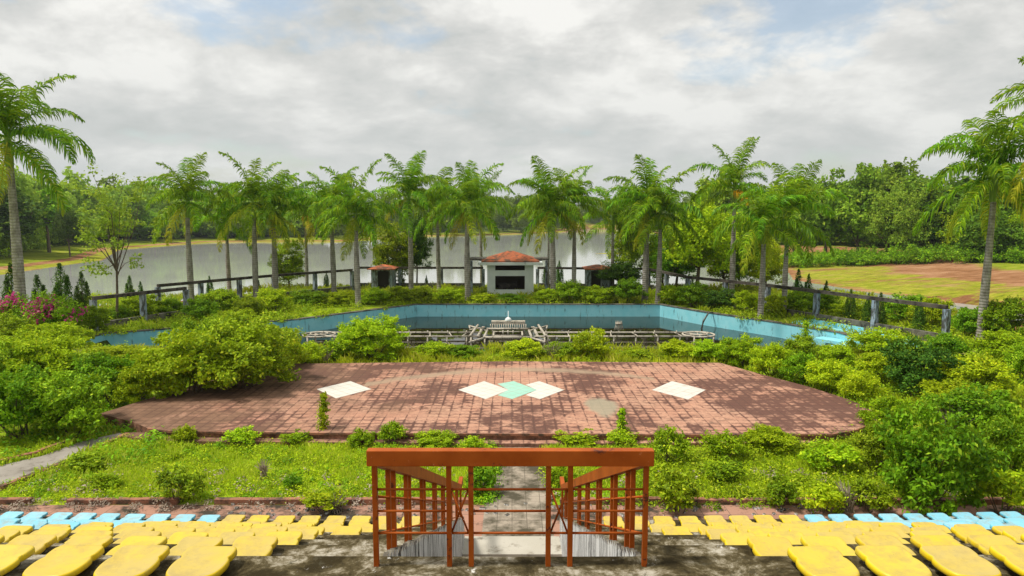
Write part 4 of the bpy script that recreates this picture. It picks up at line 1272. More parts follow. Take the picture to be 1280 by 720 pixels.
def wood(name, spots, material, label, mats=None):
    """far-off wood as one mass: spots = (x,y,z,sxy,sz)"""
    Vs = []; Fs = []; As = []; off = 0
    kinds = ['dense0', 'dense1', 'dense2', 'dense3']
    rg = np.random.default_rng(9)
    for i, (x, y, z, sx, sz) in enumerate(spots):
        L = TL[kinds[i % 4]]
        far = y > 170
        nf = len(L['f'])
        keep = rg.permutation(nf)[: (1300 if far else 3600)]
        v = L['v'].reshape(-1, 4, 3)[keep].copy()
        c0 = v.mean(1, keepdims=True); v = c0 + (v - c0) * (1.9 if far else 1.35)
        a = rg.uniform(0, 6.28); ca, sa = math.cos(a), math.sin(a)
        vv = v.reshape(-1, 3); q = vv.copy()
        q[:, 0] = (vv[:, 0] * ca - vv[:, 1] * sa) * sx + x; q[:, 1] = (vv[:, 0] * sa + vv[:, 1] * ca) * sx + y; q[:, 2] = vv[:, 2] * sz + z - (3.2 * sz if i % 3 else 0)
        Vs.append(q); Fs.append(np.arange(len(q)).reshape(-1, 4) + off); off += len(q)
        va = L['var'][keep].copy(); va[:, 0] = np.clip(va[:, 0] * .5 + rg.uniform(0, .5), 0, 1); va[:, 1] *= .93
        As.append(va)
    me = raw_mesh(name, np.vstack(Vs), np.vstack(Fs), M[material], False, np.vstack(As))
    o = link(name, me)
    return tag(o, label, 'wood', None, 'stuff')
rs = np.random.default_rng(4)
def scatter(n, x0, x1, y0, y1, dmin, seed, dmax=1e9, hs=1.0):
    rg = np.random.default_rng(seed); out = []; tries = 0
    while len(out) < n and tries < n * 60:
        tries += 1
        x = rg.uniform(x0, x1); y = rg.uniform(y0, y1)
        d = float(lake_dist(np.array([x]), np.array([y]))[0])
        if d < dmin or d > dmax: continue
        if any((x - a[0]) ** 2 + (y - a[1]) ** 2 < 10 for a in out[-60:]): continue
        s = rg.uniform(.8, 1.3)
        s *= hs; out.append((x, y, tz_at(x, y) - .2, s, s * rg.uniform(.85, 1.1)))
    return out
wood('right_bank_wood', scatter(300, 48, 190, 104, 190, 27, 1, 75), 'leaf_wood', 'dense green wood covering the right bank above the red shore')
wood('left_bank_wood', scatter(480, -260, -84, 125, 330, 16, 2, 75, 1.3), 'leaf_wood_light', 'light green wood along the left shore of the lake')
wood('far_wood', scatter(520, -160, 260, 255, 600, 6, 3, 110, 1.55), 'leaf_wood', 'distant dark wood on the far side of the lake')
wood('right_far_wood', scatter(170, 60, 330, 180, 360, 9, 5, 90, 1.2), 'leaf_wood', 'wood farther up the lake on the right')

# undergrowth hedge along right bank and by the shores
def undergrowth(name, pts, size, material, label, kind='stuff'):
    Vs = []; As = []; rg = np.random.default_rng(len(pts))
    for (x, y, z, rx, rz, n) in pts:
        v, f, var, cen = crown(rg, rx, rx, rz, rz * .55, 14, n, size, .42, .55, -.2, .3)
        v[:, 0] += x; v[:, 1] += y
        v[:, 2] = np.maximum(v[:, 2], .02) + z
        Vs.append(v); var[:, 0] = np.clip(var[:, 0] * .6 + rg.uniform(0, .4), 0, 1); As.append(var)
    V = np.vstack(Vs)
    o = link(name, raw_mesh(name, V, np.arange(len(V)).reshape(-1, 4), M[material], False, np.vstack(As)))
    return tag(o, label, 'undergrowth', None, 'stuff')
pts = []
for i in range(150):
    u = rnd.random(); x = 46 + 44 * u + rnd.uniform(-1, 1); y = 128 - 36 * u + rnd.uniform(-2, 7)
    pts.append((x, y, tz_at(x, y) - .1, rnd.uniform(1.4, 2.6), rnd.uniform(1.1, 2.1), 420))
undergrowth('bank_scrub', pts, .30, 'leaf_mid', 'band of low green scrub along the top of the red bank on the right')
pts = []
for i in range(120):
    k = rnd.choice([(-90, 135), (-100, 160), (-118, 190), (-125, 225), (-120, 258), (-80, 262)])
    x = k[0] - rnd.uniform(4, 30); y = k[1] + rnd.uniform(-10, 18)
    if float(lake_dist(np.array([x]), np.array([y]))[0]) < 14: continue
    pts.append((x, y, tz_at(x, y), rnd.uniform(1.4, 2.8), rnd.uniform(1.0, 2.2), 260))
undergrowth('shore_scrub', pts, .42, 'leaf_mid', 'low scrub at the foot of the wood on the left shore')

# ------------------------------------------------------------------ cypress / juniper columns by the fence
def cypress_mesh(seed):
    rng = np.random.default_rng(seed); n = 4200
    u = rng.uniform(0, 1, n) ** .8; a = rng.uniform(0, 6.28, n)
    lump = 1 + .30 * np.sin(a * 2 + u * 9 + seed) + .22 * np.sin(a * 4 - u * 21)
    prof = np.sin(np.pi * np.clip(u * .86 + .12, 0, 1)) ** .8 * (1 - .72 * u)
    r = .62 * prof * lump * rng.uniform(.6, 1.05, n)
    pos = np.stack([r * np.cos(a), r * np.sin(a), .05 + u * 2.5], 1)
    kk_ = rng.integers(0, 4, n); off = np.array([[0, 0, 1, 1], [.26, .05, .72, .6], [-.22, .12, .80, .6], [.02, -.25, .60, .6]])[kk_]
    pos = pos * off[:, [3, 3, 2]]; pos[:, 0] += off[:, 0]; pos[:, 1] += off[:, 1]; pos += rng.normal(0, .03, pos.shape)
    nrm = np.stack([np.cos(a), np.sin(a), np.full(n, .5)], 1)
    v, f, var = leaves_at(rng, pos, nrm, .11, .35, .5, .5 + .5 * np.sin(a * 3 + u * 14 + seed))
    return raw_mesh('foliage', v, f, M['leaf_dark'], False, var)
CY = [cypress_mesh(s) for s in range(3)]
o = MB().tube([(0, 0, -.1), (0, 0, 1.2), (0, 0, 2.2)], [.05, .035, .01], 6).build('trunk', M['bark']); CYT = o.data; bpy.data.objects.remove(o)
CYP = [(17, 40, 330, 'dark pointed cypress at the far left edge behind the bougainvillea'),
       (49, 40.5, 344, 'dark pointed cypress directly right of the far left palm trunk'),
       (78, 41, 330, 'tallest dark cypress above the bougainvillea flowers'),
       (104, 42, 340, 'dark cypress left of the sparse tree trunk'),
       (163, 47, 345, 'dark cypress right of the sparse tree trunk behind the fence'),
       (176, 50, 352, 'smaller dark cypress behind the left fence beside a taller one'),
       (262, 55, 345, 'dark cypress behind the fence between the first two pool row palms'),
       (322, 60, 347, 'dark cypress behind the fence seen between the two palms near the left pool end'),
       (408, 63, 340, 'dark cypress behind the fence left of the pool corner palm'),
       (503, 64, 341, 'dark cypress behind the fence right of the small left booth'),
       (533, 64, 344, 'small dark cypress behind the fence between two palms left of the kiosk'),
       (683, 64, 325, 'pointed dark cypress just right of the white kiosk'),
       (699, 64, 326, 'pointed dark cypress between the two palms right of the kiosk'),
       (865, 58, 345, 'dark cypress behind the right fence near the leaning palm pair'),
       (997, 47, 337, 'pointed dark cypress above the right fence, left of three in a line'),
       (1010, 46.5, 343, 'pointed dark cypress above the right fence, middle of three in a line'),
       (1032, 46, 351, 'low dark cypress above the right fence, right of three in a line'),
       (1063, 42, 362, 'bushy dark cypress behind the right fence by the paddling pool'),
       (1085, 40.5, 367, 'bushy dark cypress behind the middle of the slanting right fence'),
       (1100, 39.5, 366, 'dark cypress behind the right fence right of the paddling pool'),
       (1150, 38, 372, 'dark cypress behind the last bay of the slanting right fence')]
for i, (px_, y, pt, lb) in enumerate(CYP):
    h = ZY(pt, y); x = XY(px_, y, 1)
    r = tag(empty('cypress', (x, y, 0), rnd.uniform(0, 6)), lb, 'cypress tree', 'clipped cypresses along the fence')
    k = h / 2.55; r.scale = (k * rnd.uniform(.8, 1.05), k * .95, k)
    link('foliage', CY[i % 3], r); link('trunk', CYT, r)

# ------------------------------------------------------------------ bushes
B, Md, Dk = 'leaf_bright', 'leaf_mid', 'leaf_dark'
BUSHES = [
    # left mass
    (302, 492, 160, 112, Md, 'largest green bush overhanging the left back corner of the stage'),
    (235, 500, 110, 98, B, 'bright bush at the left edge of the stage beside the largest one'),
    (180, 507, 80, 66, B, 'yellow-green rounded bush where the left stage edge begins'),
    (265, 470, 110, 86, Md, 'tall green bush behind the largest bush on the left'),
    (350, 468, 70, 62, B, 'bright bush at the left end of the pool in front of the spray ring'),
    (385, 458, 50, 34, B, 'low bush just below the left spray ring of the fountain'),
    (90, 545, 120, 88, Md, 'big green bush beside the grey side footpath'),
    (30, 548, 110, 100, Md, 'big green bush at the left edge above the side footpath'),
    (130, 505, 100, 72, Md, 'mid green bush between the footpath bush and the stage corner'),
    (60, 492, 130, 84, B, 'bright green bush behind the ones by the side footpath'),
    (5, 500, 90, 80, Md, 'green bush cut by the left edge of the picture, behind the footpath bushes'),
    (130, 462, 110, 34, B, 'low bright bush under the light blue end of the pool on the left'),
    (190, 458, 90, 24, B, 'low bright bush in front of the left pool wall'),
    (60, 452, 110, 52, B, 'bright bush under the bougainvillea'),
    (10, 448, 70, 62, Md, 'mid green bush at the foot of the far left palm'),
    (246, 440, 60, 26, Md, 'green bush rising from the pool edge left of the tall bush'),
    (300, 425, 80, 40, B, 'bright bush between the pool row palms and the largest left bush'),
    (178, 398, 60, 34, B, 'loose bright bush growing against the left fence'),
    (150, 402, 36, 22, Md, 'little bush at the foot of the sparse tree'),
    (214, 396, 44, 26, Md, 'dull green bush under the left fence beam next to the thick palm trunk'),
    (275, 392, 60, 34, B, 'bright bush in front of the fence between the first two pool row palms'),
    (340, 392, 56, 36, B, 'bright bush at the foot of the pale palm trunk left of the pool'),
    (385, 384, 50, 24, Md, 'low bush behind the left wing of the pool wall'),
    (425, 382, 46, 20, B, 'low bright bush between the two palms left of the pool corner'),
    (118, 418, 50, 40, Md, 'green bush hiding the base of the first left fence post'),
    (250, 402, 50, 34, Md, 'green bush at the foot of the leftmost pool row palm'),
    (312, 398, 44, 30, Md, 'green bush between the thick trunk and the pale trunk left of the pool'),
    (1060, 400, 46, 26, B, 'bright bush under the middle of the slanting right fence'),
    (1165, 412, 60, 44, B, 'bright bush in front of the end post of the slanting fence'),
    (1150, 396, 50, 30, Md, 'green bush behind the end of the slanting fence'),
    # behind far pool wall
    (470, 380, 44, 22, B, 'low bush right of the palm at the left pool corner'),
    (500, 379.5, 40, 24, B, 'low bright bush below the small left booth'),
    (528, 379, 36, 22, Md, 'low green bush at the foot of the open crowned palm'),
    (562, 379, 50, 22, B, 'low bush on the far pool edge left of the kiosk'),
    (605, 379, 34, 14, B, 'bright bush under the left corner of the kiosk'),
    (640, 379, 44, 13, Md, 'bush under the lower opening of the kiosk'),
    (684, 379, 40, 20, B, 'bright bush at the right corner of the kiosk'),
    (712, 379, 46, 32, Md, 'green bush between the two palms right of the kiosk'),
    (748, 379.5, 50, 24, B, 'low bush below the small right booth'),
    (785, 380, 50, 36, Md, 'taller green bush left of the leaning palm pair'),
    (838, 380, 44, 26, B, 'bright bush right of the palm pair at the pool corner'),
    (868, 384, 50, 34, Md, 'green bush behind the bend of the right pool wall'),
    (900, 388, 48, 30, Dk, 'dark bush behind the right pool wall left of the tallest palm'),
    (932, 392, 40, 32, B, 'grassy bright bush between the tallest palm and the stout white trunk'),
    (967, 396, 40, 30, B, 'bright bush between the two palms by the paddling pool'),
    (998, 393, 50, 34, Md, 'green bush behind the corner of the paddling pool'),
    (1030, 392, 40, 30, Md, 'green bush under the fence behind the paddling pool'),
    (1125, 404, 60, 40, Md, 'green bush growing through the last part of the slanting fence'),
    # front of the pool
    (463, 449, 96, 62, B, 'tall yellow-green bush standing in front of the pool left of centre'),
    (418, 453, 40, 30, Md, 'small bush at the left foot of the tall yellow-green pool bush'),
    (545, 449, 60, 24, B, 'low bright bush on the back stage edge left of the fountain centre'),
    (580, 449, 50, 20, Md, 'low dull bush on the back stage edge below the left struts'),
    (655, 449, 62, 28, B, 'low bright bush on the back stage edge below the fountain comb'),
    (700, 449, 50, 24, Md, 'low bush on the back stage edge just right of the comb bush'),
    (738, 449, 60, 42, B, 'pointed bright bush in front of the pool right of centre'),
    (795, 449, 40, 14, B, 'lowest clump on the back stage edge right of centre'),
    (845, 450, 56, 27, B, 'bright bush below the long pipe on the right'),
    (885, 452, 56, 30, B, 'bright bush just below the right spray ring'),
    (925, 457, 54, 42, B, 'tall bright bush at the right back corner of the stage'),
    (965, 474, 60, 50, B, 'bright bush at the right stage edge nearest the pool'),
    (1000, 482, 50, 46, Md, 'green bush on the right stage edge behind the feathery one'),
    (1035, 492, 66, 48, B, 'feathery bright bush on the right stage edge'),
    (1075, 505, 60, 46, B, 'bright bush at the right tip of the stage, upper one'),
    (1000, 450, 60, 34, Md, 'green bush between the big pool corner and the paddling pool'),
    (1045, 458, 50, 30, B, 'bright bush in front of the paddling pool'),
    (1100, 452, 80, 46, B, 'pale tipped bush right of the paddling pool'),
    (1145, 494, 100, 76, Dk, 'round dark green bush on the right in front of the slanting fence'),
    (1095, 480, 60, 44, B, 'bright bush left of the round dark one'),
    (1215, 500, 110, 62, B, 'wide bright bush right of the round dark one'),
    (1255, 455, 90, 46, B, 'bright bush behind the wide one at the right edge'),
    (1180, 448, 60, 34, Md, 'green bush at the foot of the big right palm'),
    (1215, 425, 60, 46, Md, 'vine covered bush beside the big right palm trunk'),
    (1258, 432, 76, 66, Md, 'tall green bush right of the big right palm trunk'),
    (1285, 480, 60, 60, Md, 'green bush cut by the right edge of the picture'),
    (1160, 646, 160, 150, Md, 'largest dark-hearted bush at the right front of the lawn'),
    (1100, 590, 84, 70, Md, 'bush left of the largest right front bush'),
    (1110, 545, 70, 56, B, 'bright bush just beyond the right tip of the stage'),
    (1220, 560, 120, 86, Md, 'dense bush behind the largest right front bush'),
    (1262, 600, 90, 96, Md, 'dense green bush at the right edge above the blue seats'),
    (1250, 645, 80, 72, B, 'bright weedy bush at the right edge just behind the blue seats'),
    (1185, 520, 80, 50, B, 'bright bush between the round dark one and the dense right ones'),
    # lawn
    (232, 555, 36, 26, B, 'small bright bush by the left end of the stage step'),
    (300, 557, 46, 26, B, 'bright low bush in front of the stage left of the climbing plant'),
    (222, 627, 62, 46, Md, 'rounded leafy bush on the left lawn near the blue seats'),
    (132, 612, 40, 22, B, 'small bright tuft bush in the middle of the left lawn'),
    (110, 588, 56, 24, Md, 'low weedy bush on the lawn side of the side footpath'),
    (365, 612, 26, 22, Md, 'tiny dark green bush on the left lawn'),
    (402, 640, 56, 28, B, 'bright bush on the kerb left of the railing'),
    (490, 557, 40, 32, B, 'bright bush directly behind the left end of the railing beam'),
    (450, 560, 46, 24, B, 'low bright bush in front of the stage, left of the railing'),
    (545, 558, 70, 20, B, 'low wide bush behind the railing beam left of the path'),
    (370, 556, 40, 18, B, 'low clump in front of the stage right of the climbing plant'),
    (590, 572, 44, 28, B, 'bush on the left border of the garden path'),
    (600, 618, 50, 40, Md, 'ragged bush on the left border of the garden path nearest the stair'),
    (776, 556, 40, 22, B, 'bush around the foot of the spiky vine post'),
    (720, 556, 60, 18, B, 'low clump in front of the stage right of the path'),
    (836, 582, 50, 52, Md, 'upright green bush on the lawn right of the railing beam'),
    (845, 640, 70, 60, Md, 'dark-footed bush at the kerb right of the railing'),
    (905, 575, 60, 40, B, 'bright bush on the right lawn in front of the stage'),
    (905, 605, 60, 34, Md, 'green bush in the middle of the right lawn'),
    (960, 565, 80, 34, B, 'low wide bright bush on the right lawn by the stage edge'),
    (975, 636, 50, 44, Md, 'green bush at the kerb in front of the last yellow bottom seats'),
    (1030, 640, 60, 40, B, 'bright bush at the kerb in front of the first blue bottom seats'),
    (1040, 590, 70, 40, B, 'bright bush on the right lawn left of the big bushes'),
    (1085, 640, 60, 44, Md, 'green bush at the kerb left of the largest right front bush'),
    (700, 610, 40, 30, B, 'bush on the right border of the garden path'),
]
for (px_, py_, w, h, mt, lb) in BUSHES:
    bush(px_, py_, w, h, mt, lb)

# climbing plant and spiky vine post on the lawn, leafy herb at right
def vine(px, py, ptop, label, name='climbing_plant', w=.20, lean=0.0):
    x, y = P(px, py); H = ZY(ptop, y)
    rng = np.random.default_rng(int(px)); n = 1500
    u = rng.uniform(.02, 1, n); a = rng.uniform(0, 6.28, n)
    r = w * (.75 - .35 * u + .45 * np.sin(u * 13 + px) * np.sin(a * 2 + u * 31)) * rng.uniform(.2, 1.3, n)
    pos = np.stack([r * np.cos(a) + lean * u, r * np.sin(a), u * H], 1)
    v, f, var = leaves_at(rng, pos, np.stack([np.cos(a), np.sin(a), np.full(n, .6)], 1), .085, .55, .6)
    rt = tag(empty(name, (x, y, 0)), label, 'plant')
    link('foliage', raw_mesh('foliage', v, f, M['leaf_bright'], False, var), rt)
    MB().tube([(0, 0, -.05), (lean * .5, 0, H * .5), (lean, 0, H * .96)], [.02, .016, .012], 6).build('stem', M['bark'], rt)
vine(403, 548, 491, 'thin climbing plant on a stake in front of the stage, left of centre', lean=.08)
vine(776, 552, 511, 'spiky vine covered post in front of the stage, right of centre', w=.15, lean=.03)
vine(1006, 440, 401, 'vine covered post standing in the paddling pool', w=.42)
def herb(px, py, hpx, label):
    x, y = P(px, py); s = hpx * y / F
    rng = np.random.default_rng(5); V = []; Fc = []; var = []
    rt = tag(empty('broadleaf_plant', (x, y, 0)), label, 'plant')
    mb = MB(); mb.tube([(0, 0, 0), (.02, 0, s * .9)], [.015, .008], 6)
    for i in range(11):
        a = i * 2.4; z = s * (.3 + .62 * i / 10); L = s * .34
        d = np.array([math.cos(a), math.sin(a), .35]); sd = np.array([-math.sin(a), math.cos(a), 0])
        p0 = np.array([0, 0, z]); b0 = len(V)
        for u, w_ in ((.15, .02), (.45, .30), (.75, .28), (1.0, .02)):
            p = p0 + d * L * u - np.array([0, 0, L * .35 * u * u])
            V += [tuple(p + sd * L * w_), tuple(p - sd * L * w_)]
        for k in range(3): Fc.append((b0 + 2 * k, b0 + 2 * k + 1, b0 + 2 * k + 3, b0 + 2 * k + 2)); var.append((.8, .3, 0))
    link('foliage', raw_mesh('foliage', V, Fc, M['leaf_bright'], False, var), rt); mb.build('stem', M['crownshaft'], rt)
herb(1252, 640, 52, 'broad-leaved bright green plant at the right front edge of the lawn')
# bougainvillea
def bougain():
    x, y = P(52, 428); rt = tag(empty('bougainvillea', (x, y, 0)), 'bougainvillea bush covered in magenta flowers beside the far left palm', 'flowering bush')
    rng = np.random.default_rng(77)
    v, f, var, cen = crown(rng, 2.6, 1.3, 1.15, 1.2, 50, 9000, .12, .28, .5, -.4, .3)
    link('foliage', raw_mesh('foliage', clamp_ground(v), f, M['leaf_mid'], False, var), rt)
    n = 2100; who = rng.integers(0, len(cen), n); keep = cen[who][:, 2] > .9
    d = rng.normal(0, 1, (n, 3)); d[:, 2] = abs(d[:, 2]); d[:, 1] -= .5; d /= np.linalg.norm(d, axis=1)[:, None]
    pos = (cen[who] + d * np.array([[.52, .52, .5]]) * rng.uniform(.8, 1.15, (n, 1)))[keep]
    sel = (np.sin(pos[:, 0] * 3.1) + np.sin(pos[:, 2] * 4 + pos[:, 0])) > .1
    v, f, var = leaves_at(rng, pos[sel], d[keep][sel], .13, .9, .6)
    link('flowers', raw_mesh('flowers', v, f, M['magenta'], False, var), rt)
    stems_mb(rng, cen, .03, .15, 12).build('stems', M['bark'], rt)
    # long shoots
bougain()

# ------------------------------------------------------------------ ground cover (stuff)
def in_poly(X, Y, poly):
    ins = np.zeros(X.shape, bool); n = len(poly)
    for i in range(n):
        a = poly[i]; b_ = poly[(i + 1) % n]
        ins ^= ((a[1] > Y) != (b_[1] > Y)) & (X < (b_[0] - a[0]) * (Y - a[1]) / (b_[1] - a[1] + 1e-12) + a[0])
    return ins
def grass(name, n, x0, x1, y0, y1, hmin, hmax, label, seed, avoid, wdt=.012):
    rg = np.random.default_rng(seed)
    bx = rg.uniform(x0, x1, n); by = rg.uniform(y0, y1, n)
    ok = np.ones(n, bool)
    for pl_ in avoid: ok &= ~in_poly(bx, by, pl_)
    dens = vnoise(bx, by, 1.1, seed) + vnoise(bx, by, .45, seed + 1) * .6 - (.7 * np.clip((15.9 - by) / .8, 0, 1) if y0 < 15.2 else 0)
    ok &= rg.uniform(-1.6, .6, n) < dens
    bx, by, dens = bx[ok], by[ok], dens[ok]; n = len(bx); K = 6
    bx = np.repeat(bx, K) + rg.normal(0, .05, n * K); by = np.repeat(by, K) + rg.normal(0, .05, n * K)
    hh = rg.uniform(hmin, hmax, n * K) * np.repeat(np.clip(1 + .55 * dens, .4, 1.8), K)
    a = rg.uniform(0, 6.28, n * K); ln = rg.uniform(.1, .8, n * K) * hh
    tx = bx + np.cos(a) * ln; ty = by + np.sin(a) * ln
    w = wdt * rg.uniform(.7, 1.5, n * K); sx_, sy_ = -np.sin(a) * w, np.cos(a) * w
    mx, my = bx + np.cos(a) * ln * .35, by + np.sin(a) * ln * .35
    z0 = np.full(n * K, -.01)
    v = np.stack([np.stack([bx + sx_, by + sy_, z0], 1), np.stack([bx - sx_, by - sy_, z0], 1), np.stack([mx - sx_ * .8, my - sy_ * .8, hh * .62], 1), np.stack([tx, ty, hh], 1)], 1).reshape(-1, 3)
    # quad bent through the middle
    var = np.stack([np.clip(np.repeat(.5 + .4 * dens, K) * .6 + rg.uniform(0, .4, n * K), 0, 1), rg.uniform(0, 1, n * K), rg.uniform(0, 1, n * K)], 1)
    o = link(name, raw_mesh(name, v, np.arange(len(v)).reshape(-1, 4), M['grass'], False, var))
    return tag(o, label, 'grass', None, 'stuff')
PATHP = [(-.5, 11), (.82, 11), (.82, 19.3), (-.5, 19.3)]
grass('lawn_grass', 22000, -15, 15, 15.08, 19.6, .04, .15, 'rough bright green grass of the lawn in front of the stage', 3, [PATHP, sp, spoly, step_poly])
grass('lawn_grass', 6000, -22, -9, 16, 27, .08, .24, 'grass beyond the side footpath on the left', 5, [sp, spoly], .02)
grass('lawn_grass', 4500, 10, 24, 15.1, 30, .1, .3, 'tall grass between the bushes on the right', 6, [spoly], .02)
grass('lawn_grass', 7000, -24, 24, 50.4, 64, .15, .45, 'tall grass between the far pool wall and the fence', 7, [POOL], .03)
grass('lawn_grass', 5000, -20, 18, 29.2, 33, .12, .4, 'grass between the stage and the pool', 8, [POOL, spoly], .02)
grass('lawn_grass', 4000, 13, 30, 33, 60, .15, .4, 'grass around the paddling pool and the right fence', 9, [POOL, KPOOL], .03)
grass('lawn_grass', 4000, -34, -14, 33, 56, .15, .4, 'grass left of the big pool up to the fence', 10, [POOL], .03)

def weeds(name, n, region, label, seed, avoid, rmin=.14, rmax=.36, size=.07, per=70, material='leaf_bright'):
    rg = np.random.default_rng(seed); Vs = []; As = []
    k = 0
    while k < n:
        x = rg.uniform(region[0], region[1]); y = rg.uniform(region[2], region[3])
        if any(bool(in_poly(np.array([x]), np.array([y]), pl_)[0]) for pl_ in avoid): k += 1; continue
        k += 1
        r = rg.uniform(rmin, rmax)
        m_ = per
        d = rg.normal(0, 1, (m_, 3)); d[:, 2] = abs(d[:, 2]); d /= np.linalg.norm(d, axis=1)[:, None]
        pos = d * r * rg.uniform(.4, 1.1, (m_, 1)); pos[:, 2] *= rg.uniform(.5, 1.1); pos[:, 2] += .03
        v, f, var = leaves_at(rg, pos, d + np.array([[0, 0, .6]]), size, .5, .5)
        v[:, 0] += x; v[:, 1] += y; v[:, 2] = np.maximum(v[:, 2], .01)
        var[:, 0] = np.clip(var[:, 0] * .5 + rg.uniform(0, .5), 0, 1)
        Vs.append(v); As.append(var)
    V = np.vstack(Vs)
    return tag(link(name, raw_mesh(name, V, np.arange(len(V)).reshape(-1, 4), M[material], False, np.vstack(As))), label, 'weeds', None, 'stuff')
weeds('weeds', 2300, (-15, 15, 15.1, 19.4), 'low leafy weeds scattered over the front lawn', 11, [PATHP, sp, spoly, step_poly], .08, .30, .055, 46)
weeds('weeds', 300, (-15, 3, 15.1, 19.4), 'darker leafy weeds on the left lawn', 31, [PATHP, sp, spoly, step_poly], .1, .26, .06, 60, 'leaf_mid')
weeds('weeds', 200, (-15, 15, 15.1, 17.0), 'dry stalks among the grass near the kerb', 32, [PATHP, sp], .1, .24, .07, 26, 'dry')
weeds('weeds', 260, (3, 15, 15.1, 19.4), 'thicker leafy weeds on the right lawn', 12, [spoly, step_poly], .25, .5, .08, 110, 'leaf_mid')
weeds('weeds', 260, (-24, -10, 17, 33), 'leafy undergrowth between the bushes on the left', 13, [sp, spoly, POOL], .3, .7, .11, 120, 'leaf_mid')
weeds('weeds', 420, (10, 24, 15.5, 34), 'leafy undergrowth between the bushes on the right', 14, [spoly, KPOOL, POOL], .3, .8, .11, 130, 'leaf_mid')
weeds('weeds', 420, (-22, 22, 50.6, 62), 'leafy undergrowth behind the far pool wall', 15, [POOL], .3, .7, .14, 110, 'leaf_mid')
weeds('weeds', 240, (-18, 18, 29.4, 32.8), 'low undergrowth on the strip between stage and pool', 16, [POOL, spoly], .2, .42, .10, 90, 'leaf_mid')
weeds('weeds', 260, (14, 28, 34, 56), 'leafy undergrowth around the right fence', 17, [POOL, KPOOL], .4, .8, .14, 120, 'leaf_mid')
weeds('weeds', 260, (-34, -14, 36, 56), 'leafy undergrowth around the left fence', 18, [POOL], .4, .8, .14, 120, 'leaf_mid')
weeds('weeds', 260, (-23, -6, 38, 52), 'leafy undergrowth on the left shoulder of the pool', 41, [POOL], .3, .7, .12, 110, 'leaf_bright')
weeds('weeds', 60, (-14, -2, 14.5, 15.1), 'dry weeds and litter along the kerb', 19, [], .1, .22, .06, 40, 'dry')
weeds('weeds', 60, (2, 14, 14.6, 15.1), 'weeds creeping over the kerb on the right', 20, [], .1, .22, .06, 40, 'leaf_mid')
weeds('weeds', 60, (-.85, -.3, 15, 19), 'weeds creeping over the left edge of the garden path', 21, [], .12, .25, .06, 60, 'leaf_mid')
# rubble litter on the pavement
rg = np.random.default_rng(2); mb = MB()
for i in range(150):
    x = rg.uniform(-6.5, 7); y = rg.uniform(14.2, 15.0); s = rg.uniform(.02, .07)
    mb.box((x, y, .012 + s * .3), (s * rg.uniform(.8, 2), s, s * .6), rg.uniform(0, 3))
tag(mb.build('rubble', M['whitewash']), 'small chips of broken plaster scattered on the pink paving', 'rubble', None, 'stuff')
# dry twig bushes
rng = np.random.default_rng(8)
def twigs(px, py, w, h, label):
    x, y = P(px, py); W_ = w * y / F / 2; H_ = h * y / F
    mb = MB()
    for i in range(46):
        a = rng.uniform(0, 6.28); r = rng.uniform(.2, 1)
        mb.tube([(rng.normal(0, .06), rng.normal(0, .06), 0), (W_ * r * .5 * math.cos(a), W_ * r * .5 * math.sin(a), H_ * .6), (W_ * r * math.cos(a), W_ * r * math.sin(a), H_ * rng.uniform(.6, 1.05))], [.012, .008, .004], 4)
    o = mb.build('dead_shrub', M['dry'], None, loc=(x, y, 0)); tag(o, label, 'dead shrub')
    at = o.data.attributes.new('leafvar', 'FLOAT_VECTOR', 'FACE')
    at.data.foreach_set('vector', np.random.default_rng(1).uniform(0, .85, (len(o.data.polygons), 3)).astype(np.float32).ravel())
twigs(122, 505, 60, 48, 'grey leafless shrub between the bushes left of the stage')
twigs(330, 600, 26, 26, 'small leafless shrub on the left lawn')
twigs(1060, 640, 50, 40, 'grey leafless shrub at the kerb among the right front bushes')
twigs(690, 452, 30, 24, 'grey leafless shrub on the back stage edge right of the comb')
twigs(95, 470, 50, 40, 'grey leafless shrub poking out behind the left bushes')
twigs(1190, 560, 60, 60, 'tall grey leafless shrub between the dense right bushes')
twigs(420, 640, 40, 22, 'brown leafless shrub at the kerb left of the railing')
twigs(408, 456, 30, 22, 'grey leafless shrub in front of the left spray ring')

HAZE = .00018
# ------------------------------------------------------------------ light and sky
SUN_EL, SUN_AZ = R(62), R(-100)       # azimuth from +Y towards +X
S = Vector((math.sin(SUN_AZ) * math.cos(SUN_EL), math.cos(SUN_AZ) * math.cos(SUN_EL), math.sin(SUN_EL)))
sd = bpy.data.lights.new('sun', 'SUN'); sd.energy = 2.9; sd.angle = R(9); sd.color = (1, .95, .86)
so = bpy.data.objects.new('sun', sd); COL.objects.link(so); so.rotation_euler = S.to_track_quat('Z', 'Y').to_euler(); so.location = (0, 0, 40)

w = bpy.data.worlds.new('World'); scene.world = w; w.use_nodes = True
t = NT(w.node_tree); w.node_tree.nodes.clear()
sky = t.node('ShaderNodeTexSky', sky_type='NISHITA', sun_disc=False)
sky.sun_elevation = SUN_EL; sky.sun_rotation = SUN_AZ; sky.air_density = 1.3; sky.dust_density = 2.0
bg1 = t.node('ShaderNodeBackground'); t.l.new(sky.outputs[0], bg1.inputs[0]); bg1.inputs[1].default_value = .11
dirv = t.node('ShaderNodeTexCoord').outputs['Generated']
sx = t.sep(dirv)
den = t.math('ADD', t.math('MAXIMUM', sx[2], 0.0), .30)
cb = t.node('ShaderNodeCombineXYZ')
t.put(cb.inputs[0], t.math('DIVIDE', sx[0], den)); t.put(cb.inputs[1], t.math('DIVIDE', sx[1], den)); cb.inputs[2].default_value = 3.1
cv = cb.outputs[0]
def mapv(vec, sc, loc=(0, 0, 0)):
    m_ = t.node('ShaderNodeMapping'); m_.inputs['Scale'].default_value = sc; m_.inputs['Location'].default_value = loc
    t.l.new(vec, m_.inputs['Vector']); return m_.outputs[0]
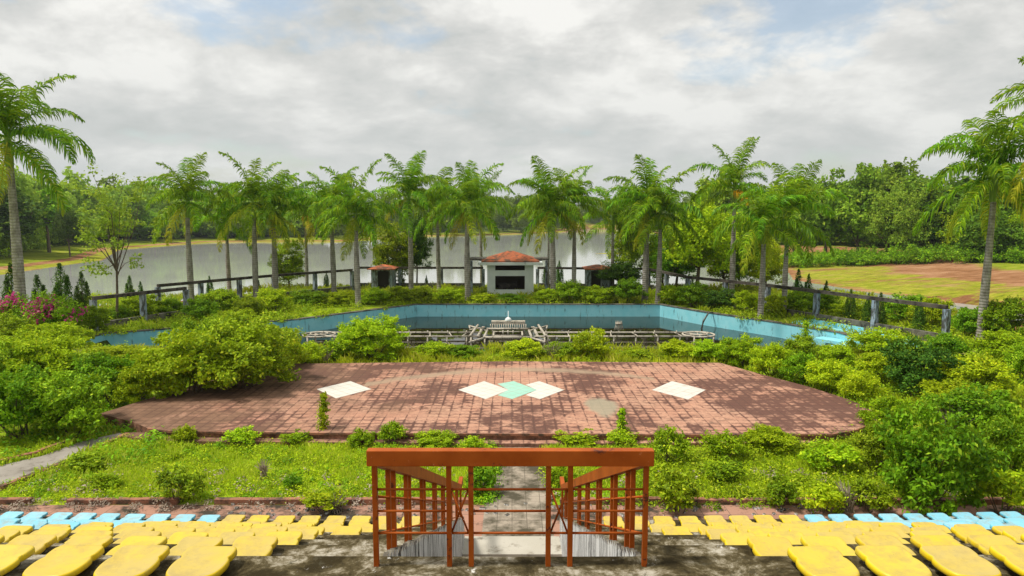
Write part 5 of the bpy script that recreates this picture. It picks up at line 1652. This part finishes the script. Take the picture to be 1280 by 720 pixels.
n1 = t.noise(mapv(cv, (1, 1, 1), (2.3, .7, 0)), 1.7, 12, .58, .15)
n2 = t.noise(mapv(cv, (1, 1, 1), (4, 2, 0)), 3.6, 12, .62, .2)
n3 = t.noise(mapv(cv, (1, 1, 1), (9, 5, 1)), 1.5, 8, .55, .1)
cmask = t.ramp(t.math('ADD', t.math('MULTIPLY', n3, .65), t.math('MULTIPLY', n2, .35)), [(.39, .35), (.46, 1.0)])
shade = t.math('ADD', t.math('MULTIPLY', n1, .6), t.math('MULTIPLY', n2, .4))
ccol = t.ramp(shade, [(.37, (.33, .345, .335)), (.45, (.41, .42, .41)), (.51, (.49, .49, .475)), (.59, (.64, .635, .61))])
# cloud deck is paler and evener towards the horizon
hz = t.ramp(sx[2], [(.02, 1.0), (.24, 0.0)])
ccol = t.mix(t.math('MULTIPLY', hz, .65), ccol, (.46, .475, .468))
bg2 = t.node('ShaderNodeBackground'); t.l.new(ccol, bg2.inputs[0]); bg2.inputs[1].default_value = 1.0
mx = t.node('ShaderNodeMixShader'); t.l.new(cmask, mx.inputs[0]); t.l.new(bg1.outputs[0], mx.inputs[1]); t.l.new(bg2.outputs[0], mx.inputs[2])
ow = t.node('ShaderNodeOutputWorld'); t.l.new(mx.outputs[0], ow.inputs[0])

hm = bpy.data.materials.new('haze air'); hm.use_nodes = True
ht = NT(hm.node_tree); hm.node_tree.nodes.clear()
pv = ht.node('ShaderNodeVolumePrincipled'); pv.inputs['Color'].default_value = (.80, .88, .92, 1); pv.inputs['Density'].default_value = HAZE; pv.inputs['Anisotropy'].default_value = .2
ho = ht.node('ShaderNodeOutputMaterial'); ht.l.new(pv.outputs[0], ho.inputs['Volume'])
if HAZE > 0:
    tag(MB().box((0, 1100, 40), (2600, 2400, 100)).build('haze', hm), kind='stuff')

scene.view_settings.view_transform = 'Standard'
scene.view_settings.look = 'None'
scene.view_settings.exposure = 0.57
scene.view_settings.gamma = 1.0
scene.render.engine = 'CYCLES'
scene.cycles.max_bounces = 6
scene.cycles.diffuse_bounces = 3
scene.cycles.transmission_bounces = 4
scene.cycles.use_denoising = True
scene.cycles.sample_clamp_indirect = 6
